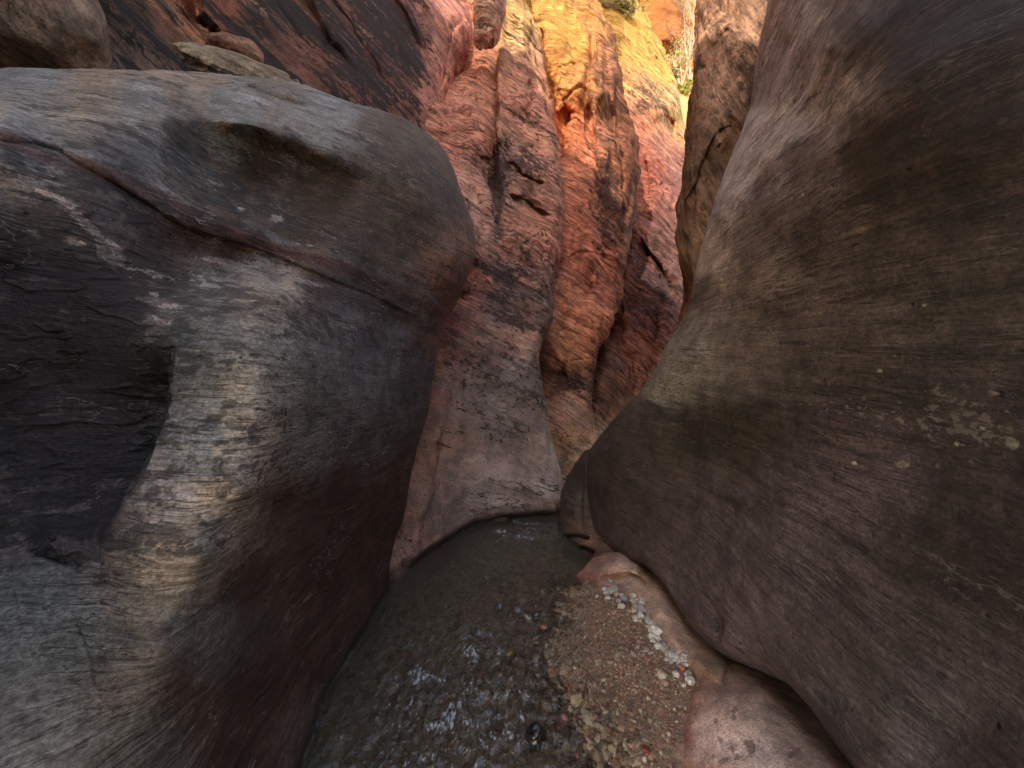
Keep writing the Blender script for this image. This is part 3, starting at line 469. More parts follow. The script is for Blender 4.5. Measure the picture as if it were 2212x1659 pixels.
W1 = sheet('rock_wall', [(880,-250),(1000,-250),(1110,-250)], [(790,1500),(860,1400),(1030,1250),(1215,1220)],
  [(880,-250),(870,200),(850,500),(800,900),(790,1500)],
  [(1110,-250),(1122,-80),(1128,0),(1154,64),(1173,144),(1192,224),(1205,304),(1211,346),(1217,430),(1216,520),(1200,600),(1193,640),(1192,691),(1176,730),(1163,764),(1163,790),(1167,819),(1179,899),(1189,947),(1208,1011),(1217,1050),(1222,1112),(1215,1220)],
  [(860,1250,2.86),(900,1222,3.05),(940,1195,3.28),(980,1166,3.56),(1010,1147,3.77),(1030,1135,3.93),(1060,1130,3.98),(1090,1126,4.04),(1120,1122,4.1),(1170,1117,4.17),(1215,1112,4.24),(790,1500,2.6),(860,1400,2.9),(1030,1250,3.95),(1215,1220,4.25),(850,900,3.2),(820,1100,3.0),(850,700,3.5),(880,500,3.9),(870,200,5.0),(950,900,3.55),(1000,1000,3.85),(940,1050,3.4),(1100,1000,4.15),(1200,1000,4.25),(1000,850,3.8),(1060,850,4.1),(1130,850,4.1),(1100,700,4.25),(1180,700,4.35),(1100,780,4.2),(1150,780,4.1),(1110,620,4.5),(1000,700,3.9),(1000,500,4.4),(1060,500,4.6),(1150,500,4.7),(960,300,4.9),(1030,300,4.75),(1076,300,4.8),(1100,300,5.1),(1200,350,5.2),(1076,150,5.4),(1040,150,5.3),(1000,150,5.8),(1100,150,5.7),(1160,150,6.0),(1080,0,5.9),(1050,0,6.0),(1120,0,6.3),(1100,-250,6.9),(950,-250,7.2),(900,0,6.5),(1150,420,5.0)],
  420, 900, bed=bedW, wob=7,
  edges=[([(1078,60),(1077,200),(1076,300),(1082,420),(1060,480)], .42, 60, 3),
         ([(1010,330),(1060,345),(1085,300)], .06, 60, 3), ([(1090,420),(1140,430),(1200,470)], .10, 50, 3), ([(1100,560),(1150,590),(1195,610)], -.1, 60, 4),
         ([(1000,760),(965,900),(930,1050),(895,1200)], -.10, 80, 6), ([(1030,260),(1010,300),(960,300)], .05, 30, 3)],
  grooves=[([(1140,170),(1150,220),(1135,240),(1140,270)], 7, .2), ([(1120,0),(1150,64),(1170,144),(1190,224),(1203,304)], 5, .15), ([(1035,120),(1030,200),(1045,290)], 3, .05), ([(1100,350),(1130,380),(1180,400)], 5, .08), ([(1020,400),(1050,470),(1030,560),(1000,660)], 10, .1), ([(960,960),(945,985),(935,1010)], 12, .05), ([(870,1236),(940,1190),(1030,1129),(1120,1116),(1216,1108)], 7, .12)],
  bumps=[(1060,720,60,60,0,.1), (1150,1060,90,22,18,.07), (1100,1090,40,12,0,.05), (1060,1030,60,50,0,.06)],
  rounds=[('R', .06, .4)], skirts='R', skirt_d=1.2, skirt_in=45, disp=dispW1,
  paint=[(940.0,-150.0,0.4036,0.1459,0.0945),(1092.0,210.0,0.2374,0.0954,0.0735),(1092.0,270.0,0.2256,0.0898,0.0683),(1084.0,350.0,0.1187,0.0673,0.0578),(1086.0,140.0,0.3087,0.1234,0.084),(1010.0,150.0,0.4274,0.1571,0.105),(1050.0,60.0,0.4393,0.1683,0.105),(1110.0,60.0,0.7123,0.4712,0.189),(1120.0,130.0,0.5699,0.3142,0.189),(1110.0,190.0,0.4749,0.202,0.147),(1150.0,260.0,0.4749,0.202,0.147),(1030.0,230.0,0.4986,0.2132,0.147),(1060.0,300.0,0.4986,0.1907,0.126),(1000.0,300.0,0.4511,0.1795,0.126),(1110.0,300.0,0.2612,0.1683,0.1155),(1170.0,330.0,0.4274,0.202,0.147),(1040.0,370.0,0.5342,0.2581,0.189),(1080.0,400.0,0.19,0.1122,0.0945),(1130.0,400.0,0.3562,0.1795,0.126),(1010.0,440.0,0.4986,0.2693,0.21),(1150.0,470.0,0.3799,0.1683,0.1155),(1060.0,480.0,0.3562,0.1907,0.147),(1020.0,520.0,0.4155,0.2468,0.1995),(1100.0,530.0,0.4274,0.1907,0.126),(1140.0,560.0,0.4749,0.2132,0.147),(1190.0,560.0,0.3918,0.1571,0.1155),  # sunlit strip and the ridge's shaded right side are painted in
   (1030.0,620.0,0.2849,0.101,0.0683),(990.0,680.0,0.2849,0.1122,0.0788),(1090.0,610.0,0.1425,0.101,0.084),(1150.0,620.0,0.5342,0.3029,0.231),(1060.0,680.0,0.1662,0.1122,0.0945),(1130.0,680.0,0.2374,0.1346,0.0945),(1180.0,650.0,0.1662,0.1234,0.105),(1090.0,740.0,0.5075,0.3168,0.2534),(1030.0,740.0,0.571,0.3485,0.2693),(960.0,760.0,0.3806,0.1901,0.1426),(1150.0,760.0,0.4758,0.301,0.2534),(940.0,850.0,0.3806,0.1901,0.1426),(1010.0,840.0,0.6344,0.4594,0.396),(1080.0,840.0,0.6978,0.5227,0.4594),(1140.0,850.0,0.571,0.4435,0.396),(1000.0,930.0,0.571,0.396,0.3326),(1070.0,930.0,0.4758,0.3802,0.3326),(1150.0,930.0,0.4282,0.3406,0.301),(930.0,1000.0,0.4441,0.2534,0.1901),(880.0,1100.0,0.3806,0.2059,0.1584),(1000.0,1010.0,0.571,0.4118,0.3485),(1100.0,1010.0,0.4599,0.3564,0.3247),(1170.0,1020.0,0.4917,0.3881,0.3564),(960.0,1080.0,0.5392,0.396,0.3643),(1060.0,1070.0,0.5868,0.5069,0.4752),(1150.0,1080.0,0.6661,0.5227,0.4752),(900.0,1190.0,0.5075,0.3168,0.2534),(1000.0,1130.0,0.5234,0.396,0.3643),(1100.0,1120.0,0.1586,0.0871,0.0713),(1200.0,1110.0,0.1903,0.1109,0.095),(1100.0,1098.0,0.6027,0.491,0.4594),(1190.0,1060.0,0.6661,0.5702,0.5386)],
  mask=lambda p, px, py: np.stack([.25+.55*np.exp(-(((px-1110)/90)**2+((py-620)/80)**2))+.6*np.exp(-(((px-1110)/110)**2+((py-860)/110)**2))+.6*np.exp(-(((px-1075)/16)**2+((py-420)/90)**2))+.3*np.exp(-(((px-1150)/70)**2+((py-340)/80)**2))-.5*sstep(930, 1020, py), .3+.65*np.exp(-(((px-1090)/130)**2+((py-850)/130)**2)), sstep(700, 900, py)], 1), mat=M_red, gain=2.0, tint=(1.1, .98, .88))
tag(W1, 'salmon red fractured rock wall at the bend with a pale polished foot in the water', 'rock wall')

bedW2 = bedding((.6, .0, 1), .06)
W2 = sheet('rock_wall', [(1060,-250),(1180,-250),(1270,-250)], [(1130,1150),(1280,1150)], [(1060,-250),(1060,0),(1100,300),(1130,600),(1110,800),(1130,1150)],
  [(1270,-250),(1280,-100),(1288,0),(1297,32),(1307,61),(1319,104),(1330,125),(1331,152),(1337,192),(1342,224),(1352,260),(1368,300),(1374,346),(1375,416),(1369,474),(1355,530),(1345,600),(1333,659),(1310,723),(1285,755),(1277,796),(1280,851),(1283,908),(1288,940),(1284,1000),(1280,1150)],
  [(1060,-250,8.2),(1150,-250,8.0),(1270,-250,8.2),(1060,0,7.6),(1150,0,7.2),(1200,0,7.0),(1288,0,7.2),(1290,100,6.6),(1330,140,6.8),(1180,200,6.5),(1250,200,6.25),(1300,200,6.2),(1330,250,6.6),(1215,330,6.3),(1250,300,6.1),(1235,250,6.4),(1200,400,5.8),(1300,330,6.1),(1300,400,6.0),(1370,400,6.5),(1310,480,6.1),(1350,530,6.4),(1230,500,5.6),(1280,560,5.7),(1330,600,6.0),(1130,600,5.5),(1230,700,5.2),(1290,680,5.3),(1200,800,5.1),(1280,800,5.3),(1230,950,4.8),(1285,950,5.1),(1230,1050,4.8),(1130,1150,4.8),(1280,1150,5.0)],
  300, 900, bed=bedW2, wob=7,
  edges=[([(1286,20),(1284,130),(1270,220),(1290,330),(1300,400),(1290,470)], .35, 45, 4), ([(1240,230),(1225,300),(1212,350)], .25, 40, 4), ([(1290,560),(1280,620),(1265,680),(1275,740)], .14, 40, 3), ([(1230,520),(1270,500),(1300,515)], -.08, 40, 3), ([(1186,740),(1230,830),(1270,850)], .1, 50, 4), ([(1225,600),(1235,700)], .08, 40, 3)],
  grooves=[([(1330,250),(1345,330),(1335,420),(1345,480)], 9, .10), ([(1165,60),(1180,160),(1198,240)], 6, .2), ([(1310,130),(1322,240),(1330,330)], 4, .1), ([(1222,640),(1218,720)], 4, .1), ([(1180,820),(1240,815),(1260,850)], 12, .12)],
  bumps=[(1240,900,40,60,0,.15), (1215,120,30,120,-15,.2)],
  rounds=[('R', .08, .5)], skirts='R', skirt_d=1.8, skirt_in=50, disp=lambda P, px, py: dW(.035, .02, bedW2)(P, px, py)*(.25+.75*sstep(880, 740, py))+(blocks(P)+flutes(P))*sstep(880, 740, py),
  skirt_up=[(1.0,.0,.1),(2.0,.0,.3),(3.2,0.,.5),(4.6,0.,.7)],  # unseen rim, raised to shade the dome beyond
  paint=[(1200.0,40.0,0.7098,0.4607,0.144),(1240.0,100.0,0.7327,0.4607,0.132),(1180.0,120.0,0.6411,0.3317,0.12),(1270.0,40.0,0.6296,0.3317,0.132),(1230.0,190.0,0.664,0.3686,0.144),(1300.0,160.0,0.2,0.11,0.08),(1320.0,180.0,0.15,0.08,0.06),(1300.0,90.0,0.24,0.13,0.09),(1325.0,240.0,0.154,0.078,0.0539),(1225.0,260.0,0.5142,0.1581,0.0539),(1205.0,290.0,0.3927,0.1581,0.0755),(1270.0,260.0,0.3927,0.1976,0.1509),(1310.0,300.0,0.264,0.1352,0.098),(1352.0,330.0,0.132,0.0624,0.049),(1335.0,290.0,0.1309,0.0692,0.0593),(1250.0,350.0,0.44,0.1872,0.1274),(1290.0,400.0,0.33,0.1664,0.1274),(1330.0,420.0,0.187,0.0884,0.0588),(1365.0,400.0,0.154,0.0676,0.049),(1350.0,460.0,0.11,0.0572,0.049),(1240.0,440.0,0.396,0.1664,0.1176),(1280.0,480.0,0.396,0.1768,0.1274),(1320.0,500.0,0.176,0.1144,0.098),(1240.0,530.0,0.396,0.156,0.1176),(1290.0,540.0,0.462,0.1872,0.147),(1340.0,570.0,0.11,0.052,0.0412),(1325.0,640.0,0.154,0.0676,0.049),(1230.0,620.0,0.396,0.1976,0.1568),(1270.0,640.0,0.44,0.1976,0.1568),(1310.0,620.0,0.374,0.156,0.1176),(1240.0,700.0,0.418,0.2288,0.1764),(1290.0,700.0,0.396,0.1872,0.147),(1210.0,760.0,0.396,0.208,0.1568),(1250.0,770.0,0.418,0.2392,0.1862),(1178.0,800.0,0.066,0.0312,0.0245),(1186.0,880.0,0.154,0.0832,0.0637),(1200.0,830.0,0.165,0.0832,0.0588),(1192.0,940.0,0.242,0.1664,0.1372),(1250.0,820.0,0.132,0.0936,0.0833),(1210.0,880.0,0.418,0.26,0.2058),(1250.0,880.0,0.506,0.3328,0.2842),(1240.0,950.0,0.44,0.3224,0.2744),(1270.0,920.0,0.418,0.2912,0.245),(1220.0,1010.0,0.462,0.364,0.3234),(1270.0,980.0,0.308,0.2704,0.2548),(1225.0,1060.0,0.605,0.4992,0.4508)],  # sunlit gold on top, shade on right flank and cavity painted in
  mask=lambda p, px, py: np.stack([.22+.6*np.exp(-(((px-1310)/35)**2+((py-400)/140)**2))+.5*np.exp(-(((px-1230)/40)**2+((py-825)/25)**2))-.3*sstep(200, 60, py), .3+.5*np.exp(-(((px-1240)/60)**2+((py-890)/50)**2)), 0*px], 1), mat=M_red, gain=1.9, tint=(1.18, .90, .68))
tag(W2, 'tall red rock fin in the centre whose cream top catches the sun', 'rock wall')

bedW3 = bedding((.85, .0, 1), .06)
W3 = sheet('rock_dome', [(1200,-250),(1370,-250)], [(1230,1150),(1400,1100)], [(1200,-250),(1200,400),(1230,1150)],
  [(1370,-250),(1378,-60),(1383,0),(1396,25),(1409,48),(1422,80),(1443,128),(1459,168),(1468,216),(1475,265),(1488,300),(1520,360),(1560,450),(1570,600),(1540,800),(1400,1100)],
  [(1200,-250,16),(1370,-250,16),(1300,0,12.5),(1340,0,12.8),(1383,0,14),(1443,128,12.6),(1340,100,10.6),(1390,130,10.8),(1400,200,9.8),(1475,265,11),(1440,230,9.9),(1400,350,8.4),(1340,250,9),(1480,400,8.6),(1400,500,7.5),(1450,600,7.2),(1400,700,6.8),(1330,750,6.4),(1300,900,5.9),(1350,870,6.1),(1300,1000,5.6),(1230,1150,5.5),(1400,1100,5.6),(1200,400,9),(1560,450,8.8),(1560,700,7.4)],
  300, 800, bed=bedW3, wob=8,
  edges=[([(1340,330),(1380,280),(1400,350),(1405,450)], .3, 40, 4), ([(1380,500),(1410,550),(1440,575),(1450,640)], .35, 40, 4), ([(1430,240),(1455,260),(1468,320)], .3, 30, 4), ([(1340,600),(1352,680),(1345,760)], .2, 40, 4), ([(1405,600),(1425,680),(1415,760),(1400,830)], .2, 40, 4)],
  grooves=[([(1320,770),(1345,800),(1352,870),(1345,930)], 4, .12), ([(1420,590),(1430,660),(1418,720)], 6, .2), ([(1345,720),(1370,790),(1365,850)], 4, .1), ([(1390,60),(1420,130),(1450,200)], 4, .2)],
  bumps=[(1310,830,25,60,0,.2)],
  rounds=[('R', .05, .8)], skirts='R', skirt_d=4, skirt_in=50, disp=lambda P, px, py: dW(.07, .035, bedW3)(P, px, py)*(.35+.65*sstep(900, 780, py))+flutes(P*.8, .09)*sstep(330, 420, py)+.5*blocks(P),
  paint=[(1320.0,10.0,0.6835,0.4594,0.1295),(1370.0,20.0,0.7055,0.4771,0.1471),(1310.0,60.0,0.6063,0.3534,0.1295),(1350.0,60.0,0.7055,0.4417,0.1295),(1400.0,80.0,0.7276,0.4771,0.153),(1340.0,110.0,0.6835,0.4064,0.1177),(1400.0,130.0,0.7055,0.4594,0.1471),(1440.0,150.0,0.7055,0.4771,0.1471),(1340.0,160.0,0.6063,0.3357,0.1471),(1390.0,180.0,0.36,0.22,0.1656),(1440.0,200.0,0.46,0.34,0.2208),(1465.0,250.0,0.68,0.54,0.24),(1350.0,220.0,0.42,0.22,0.15),(1400.0,230.0,0.26,0.14,0.11),(1440.0,270.0,0.32,0.18,0.15),(1380.0,290.0,0.4,0.14,0.1),(1420.0,320.0,0.216,0.1088,0.1092),(1465.0,330.0,0.2304,0.1224,0.117),(1400.0,400.0,0.2592,0.0884,0.0702),(1440.0,400.0,0.2016,0.1088,0.117),(1480.0,400.0,0.1584,0.0952,0.1014),(1395.0,470.0,0.288,0.1224,0.1014),(1440.0,480.0,0.144,0.0816,0.0858),(1400.0,530.0,0.1224,0.0816,0.0936),(1440.0,560.0,0.1296,0.0816,0.0858),(1370.0,560.0,0.144,0.0544,0.0468),(1390.0,600.0,0.0864,0.034,0.0351),(1365.0,610.0,0.144,0.051,0.039),(1430.0,640.0,0.1152,0.068,0.0702),(1370.0,680.0,0.1872,0.0748,0.0624),(1400.0,700.0,0.0504,0.0272,0.0351),(1385.0,640.0,0.0504,0.0238,0.0273),(1420.0,600.0,0.0648,0.0374,0.0429),(1345.0,650.0,0.072,0.0272,0.0234),(1340.0,700.0,0.1872,0.068,0.0585),(1350.0,760.0,0.1584,0.0748,0.0663),(1400.0,770.0,0.1872,0.0884,0.0858),(1310.0,800.0,0.144,0.102,0.1014),(1380.0,820.0,0.1872,0.102,0.0936),(1310.0,870.0,0.1584,0.1156,0.1131),(1350.0,900.0,0.1872,0.1292,0.1248),(1300.0,950.0,0.2448,0.2108,0.2418)],  # sunlit gold of the upper slope is painted into the colour
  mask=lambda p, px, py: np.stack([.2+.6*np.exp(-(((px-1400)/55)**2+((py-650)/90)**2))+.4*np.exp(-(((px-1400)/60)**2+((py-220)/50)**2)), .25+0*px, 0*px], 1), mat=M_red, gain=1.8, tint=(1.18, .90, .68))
tag(W3, 'cream domed slope with purple flank beyond the central fin', 'rock slope')

# upper left: streaked, varnished wall
bedD = grain((1.13, .6, -.95), .07)
D_ = sheet('rock_wall', [(-400,-250),(960,-250)], [(-400,330),(300,330),(700,400),(940,520)], [(-400,-250),(-400,330)],
  [(960,-250),(985,-100),(997,0),(1012,25),(1022,60),(1018,112),(997,160),(971,198),(958,237),(949,281),(945,330),(940,420),(940,520)],
  [(-400,-250,2.3),(-400,330,1.9),(-100,0,2.35),(150,100,2.7),(150,-100,2.9),(400,100,3.3),(400,-100,3.5),(650,100,4.0),(650,-100,4.3),(800,200,4.4),(800,0,4.7),(940,0,5.2),(940,150,5.1),(900,280,4.8),(1018,60,5.5),(1000,150,5.5),(950,280,5.0),(960,-250,6.3),(700,-250,5.0),(300,-250,3.6),(300,330,2.7),(700,400,4.0),(940,520,5.0)],
  700, 420, bed=bedD, wob=6,
  edges=[([(380,-200),(400,-60),(430,30),(520,130),(600,180)], .22, 90, 4), ([(560,-200),(640,-60),(700,60),(790,180)], .16, 120, 4), ([(760,-200),(830,-60),(900,80),(940,180)], .14, 70, 5), ([(180,-160),(240,0),(330,120)], -.12, 110, 5), ([(1012,30),(985,60),(960,160),(952,230)], .12, 30, 4)],
  grooves=[([(520,-100),(640,70),(750,200)], 6, .06), ([(860,-200),(900,0),(920,130)], 10, .08), ([(640,-150),(720,0),(840,190)], 5, .05)],
  rounds=[('R', .04, .4)], skirts='R', skirt_d=2.2, skirt_in=60, disp=strata_disp(bedD, .035, 2.0, .014, 7, .004, 14, .06, .8),
  paint=[(-100.0,0.0,0.0648,0.0372,0.027),(200.0,50.0,0.0864,0.0465,0.033),(300.0,100.0,0.108,0.062,0.045),(260.0,-60.0,0.0936,0.0465,0.03),(400.0,120.0,0.1224,0.062,0.042),(330.0,30.0,0.0936,0.0403,0.027),(420.0,30.0,0.1728,0.0558,0.03),(470.0,60.0,0.1872,0.0589,0.03),(530.0,60.0,0.0648,0.031,0.0252),(560.0,140.0,0.1008,0.0434,0.03),(620.0,40.0,0.1152,0.0465,0.033),(600.0,200.0,0.1296,0.0527,0.036),(700.0,60.0,0.0936,0.0372,0.0288),(700.0,170.0,0.1368,0.0527,0.0348),(760.0,100.0,0.108,0.0403,0.03),(800.0,20.0,0.0864,0.031,0.027),(820.0,120.0,0.072,0.0279,0.024),(850.0,200.0,0.1296,0.0465,0.0312),(900.0,60.0,0.0648,0.0248,0.0228),(900.0,150.0,0.0864,0.0341,0.0288),(880.0,240.0,0.1584,0.0527,0.036),(950.0,40.0,0.36,0.15,0.125),(950.0,120.0,0.38,0.16,0.13),(935.0,200.0,0.3,0.12,0.09),(990.0,60.0,0.38,0.16,0.12),(985.0,130.0,0.35,0.13,0.09),(930.0,270.0,0.32,0.13,0.1)],
  mask=lambda p, px, py: np.stack([.36+.15*np.exp(-(((px-830)/110)**2+((py-60)/140)**2))+.24*sstep(930, 900, px)+.25*np.exp(-(((px-540)/60)**2+((py-80)/120)**2)), .45+0*px, 0*px], 1), mat=M_streak,
  skirt_up=[(1.0,.1,0),(2.0,.15,0),(3.0,.1,0),(4.2,0,0),(5.4,-.1,0)])  # unseen rim, raised to set where the shadow line falls
tag(D_, 'dark varnished rock wall with diagonal orange and black streaks above the grey buttress', 'rock wall')

# unseen canyon walls, added to cast the shadow line and cut fill light
def plain_wall(name, pts, z0, z1, label, lean=0):
    n = 160; m = 70; pts = np.asarray(pts, float); t = np.linspace(0, 1, n); d = np.linspace(0, 1, len(pts))
    X = np.interp(t, d, pts[:, 0]); Y = np.interp(t, d, pts[:, 1]); zz = np.linspace(0, 1, m)[:, None]
    z0 = np.interp(t, d, np.broadcast_to(z0, len(pts))); z1 = np.interp(t, d, np.broadcast_to(z1, len(pts)))
    P = np.stack([X[None]+lean*zz+0*zz, Y[None]+0*zz, z0+(z1-z0)*zz], -1)
    P[..., 0] += .35*fbm(P*.35, 4); P[..., 1] += .2*fbm(P*.35+9, 3); P[..., 2] += .3*zz*fbm(P*.5+3, 2)
    me = mesh_np(name, P.reshape(-1, 3), gridfaces(m, n)); attr(me, 'q', P.reshape(-1, 3)@bedL.T)
    attr(me, 'Col', np.tile([.3, .15, .1], (m*n, 1))); attr(me, 'Msk', np.tile([.4, .3, 0], (m*n, 1)))
    return tag(new_obj(name, me, M_red), label, 'rock wall')
plain_wall('unseen_canyon_wall', [(-3.6, 2.6), (-2.9, 0.5), (-2.6, -2), (-3, -5), (-3.6, -9)], 2.6, [9.5, 10.5, 11, 11, 11], 'unseen upper canyon wall on the left, added to cast the shadow line', .2)


plain_wall('unseen_canyon_wall', [(1.9, -.8), (2.2, -2.5), (2.0, -4.5), (.8, -6.2), (-1.2, -7.0), (-3.2, -7.0)], -.4, [4.6, 5.5, 6, 6, 6, 6], 'unseen lower canyon wall behind the viewer, added to cut fill light', .5)

# ================================================================== NOSE BOULDER + BENCH
bedN = bedding((0, 0, 1), .2)
Nn = sheet('rock_ledge', [(1262,972),(1330,960)], [(1285,1240),(1330,1235)], [(1262,972),(1240,1002),(1226,1026),(1219,1052),(1213,1085),(1209,1120),(1205,1152),(1216,1168),(1238,1188),(1262,1212),(1285,1240)],
  [(1330,960),(1335,1100),(1330,1235)],
  [(1262,972,3.65),(1219,1052,3.75),(1205,1152,3.72),(1240,1100,3.5),(1250,1170,3.4),(1238,1188,3.36),(1262,1212,3.12),(1285,1240,2.92),(1330,960,3.6),(1335,1100,3.5),(1330,1235,2.95),(1260,1000,3.6)], 130, 300, bed=bedN,
  grooves=[([(1215,1160),(1250,1158),(1275,1165)], 4, .12), ([(1238,1186),(1262,1184),(1285,1196)], 4, .1)], edges=[([(1262,985),(1258,1080),(1262,1160)], .06, 60, 4)],
  rounds=[('L', .3, .25)], skirts='LB', skirt_d=.8, skirt_in=40, disp=strata_disp(bedN, .012, 5, .004, 14, .002, 20, .03, 1.5),
  paint=[(1240,1020,.05,.037,.03),(1230,1080,.07,.052,.042),(1240,1140,.09,.065,.05),(1260,1180,.16,.085,.06),(1275,1215,.10,.05,.04)],
  mask=lambda p, px, py: np.stack([.3+0*px, .2+0*px, .2+0*px], 1), mat=M_brown)
tag(Nn, 'small dark rock nose at water level under the tip of the right wall', 'rock')

benchZ = [(1238,1250,-.01),(1262,1277,-.01),(1290,1284,.015),(1330,1285,.03),(1365,1300,.03),(1390,1335,.03),(1420,1380,.03),(1455,1420,.035),(1490,1452,.04),(1505,1482,.04),(1490,1512,.02),(1465,1560,.0),(1448,1610,-.01),(1438,1659,-.02),(1410,1800,-.02),(1380,2000,0),
 (1290,1215,.07),(1310,1222,.12),(1340,1215,.15),(1375,1225,.14),(1300,1255,.05),(1340,1245,.065),(1400,1265,.09),(1430,1320,.11),(1460,1380,.10),(1500,1420,.10),(1520,1440,.13),(1560,1440,.14),(1510,1500,.10),(1530,1560,.12),(1500,1600,.07),(1520,1659,.10),(1600,1520,.17),(1600,1620,.17),(1680,1560,.20),(1700,1659,.22),(1640,1480,.17),(1800,1659,.24),
 (1290,1195,.03),(1400,1200,-.02),(1500,1320,-.03),(1600,1400,-.02),(1750,1450,.0),(1900,1600,.02),(2100,1900,.1),(1600,2000,.2)]
K = sheet('bedrock_bench', [(1238,1250),(1262,1225),(1290,1195),(1400,1195),(1500,1300),(1600,1400),(1750,1450),(1900,1600),(2100,1900)], [(1238,1250),(1250,1266),(1262,1277),(1290,1284),(1330,1285),(1365,1300),(1390,1335),(1420,1380),(1455,1420),(1490,1452),(1505,1482),(1490,1512),(1465,1560),(1448,1610),(1438,1659),(1410,1800),(1380,2000)],
  [(1238,1250),(1238,1250.5)], [(2100,1900),(1380,2000)], [(a, b, Yz(b, z)) for a, b, z in benchZ], 620, 220, bed=bedN,
  edges=[([(1500,1440),(1520,1452),(1545,1472),(1560,1478),(1590,1470)], .03, 50, 4)],
  grooves=[([(1292,1248),(1330,1247),(1360,1240),(1385,1250),(1400,1262)], 4, .05), ([(1560,1480),(1572,1440),(1575,1410)], 6, .03)],
  rounds=[('B', .08, .02)], skirts='', disp=lambda P, px, py: .012*fbm(P*2.2+4, 3)+.002*fbm(P*14, 3),
  paint=[(1250,1255,.18,.06,.045),(1275,1262,.20,.075,.058),(1285,1240,.24,.11,.09),(1310,1235,.30,.20,.17),(1350,1225,.30,.215,.17),(1330,1265,.30,.21,.18),(1390,1240,.20,.14,.10),(1390,1290,.27,.18,.14),(1430,1330,.27,.185,.15),(1450,1390,.26,.17,.14),(1490,1400,.20,.155,.11),(1500,1440,.25,.14,.11),(1550,1440,.13,.10,.065),(1580,1460,.12,.095,.06),(1520,1500,.28,.17,.14),(1600,1500,.22,.145,.12),(1495,1530,.17,.06,.042),(1480,1580,.16,.055,.04),(1465,1630,.15,.052,.04),(1535,1560,.46,.35,.32),(1530,1620,.44,.34,.32),(1600,1580,.36,.27,.245),(1650,1640,.33,.26,.24),(1700,1580,.24,.18,.155),(1770,1640,.24,.18,.155),(1650,1500,.18,.13,.10),(1500,1659,.22,.11,.085)],
  mask=lambda p, px, py: np.stack([.15+.5*np.exp(-(((px-1600)/120)**2+((py-1620)/60)**2)), .2+0*px, .1+0*px], 1), mat=M_bench, wet=False, patches=[(x, y, a, b_, r_, (.26,.155,.13)) for x, y, a, b_, r_ in [(1590,1540,9,6,-50),(1549,1562,6,5,0),(1588,1556,6,5,0),(1579,1618,7,4,0),(1714,1627,20,6,-45),(1566,1645,12,6,-30),(1640,1600,4,3,0),(1500,1420,4,3,0)]])
tag(K, 'smooth pink bedrock bench curving along the foot of the right wall', 'rock ledge')

# ================================================================== FAR GROUND
bedF = bedding((.2, .1, 1), .15)
FC = sheet('cliff', [(1300,-30),(1400,-16),(1440,-4),(1468,8),(1492,26),(1540,60),(1620,100)], [(1300,330),(1640,330)], [(1300,-30),(1300,330)], [(1620,60),(1640,330)],
  [(1300,0,70),(1400,0,66),(1500,20,74),(1440,80,58),(1400,150,62),(1500,150,60),(1620,100,70),(1300,330,60),(1640,330,60),(1460,200,58)], 220, 220, bed=bedF,
  rounds=[('T', .06, 4)], skirts='T', skirt_d=12, disp=strata_disp(bedF, .3, .35, .15, 1.2, .1, 2, .9, .12),
  paint=[(1380,10,.62,.22,.05),(1440,10,.60,.20,.045),(1500,14,.66,.55,.36),(1480,2,.62,.4,.2),(1420,60,.62,.22,.045),(1470,60,.58,.20,.045),(1460,110,.40,.13,.04),(1440,150,.55,.17,.035),(1490,150,.52,.16,.04)],
  mask=lambda p, px, py: np.stack([.35+.3*np.exp(-(((px-1465)/14)**2+((py-95)/50)**2)), .2+0*px, 0*px], 1), mat=M_orange, gain=1.0, tint=(.62, .5, .42))
tag(FC, 'bright orange sunlit cliff with a cream rim under the strip of blue sky', 'cliff')
FL = sheet('rock_terrace', [(1440,188),(1475,182),(1520,176),(1580,180)], [(1440,420),(1600,420)], [(1440,188),(1440,420)], [(1580,180),(1600,420)],
  [(1440,190,34),(1480,185,34),(1580,180,33),(1440,420,20),(1600,420,20),(1500,240,29),(1500,320,24)], 120, 200, bed=bedding((0, 0, 1), .1),
  rounds=[('T', .06, 2)], skirts='T', skirt_d=10, disp=strata_disp(bedding((0, 0, 1), .1), .25, .8, .1, 2.5, .05, 3, .4, .2, terr=.3),
  paint=[(1480,195,.62,.36,.14),(1480,215,.64,.48,.26),(1490,235,.58,.28,.09),(1480,255,.62,.46,.25),(1485,280,.58,.30,.12)],
  mask=lambda p, px, py: np.stack([.45+0*px, .3+0*px, 0*px], 1), mat=M_cream, gain=1.05, tint=(1.1, .92, .75))
tag(FL, 'cream and orange stepped rock terrace in the gap below the far cliff', 'rock terrace')

# ================================================================== BLOBS: loose boulders, slabs, pebbles
_ICO = {}
def ico(sub):
    if sub not in _ICO:
        import bmesh
        bm = bmesh.new(); bmesh.ops.create_icosphere(bm, subdivisions=sub, radius=1)
        V = np.array([v.co[:] for v in bm.verts]); Fc = np.array([[v.index for v in f.verts] for f in bm.faces]); bm.free(); _ICO[sub] = (V, Fc)
    return _ICO[sub]
def blob_v(sub, rad, rot, seed, rough=.25, facet=.0, freq=1.2):
    V, Fc = ico(sub); n = V.copy()
    if facet:       # chop by random planes: angular stones
        r = np.random.default_rng(seed); pl = r.normal(size=(12, 3)); pl /= np.linalg.norm(pl, axis=1)[:, None]; off = r.uniform(.62, .95, 12)
        dd = V@pl.T; lim = np.min(np.where(dd > 1e-3, off/np.maximum(dd, 1e-3), 9), axis=1); n = V*(1-facet+facet*np.minimum(lim, 1.15))[:, None]
    n = n*(1+rough*fbm(V*freq+seed*3.7, 3))[:, None]
    return (n*np.array(rad))@rotm(*rot).T, Fc
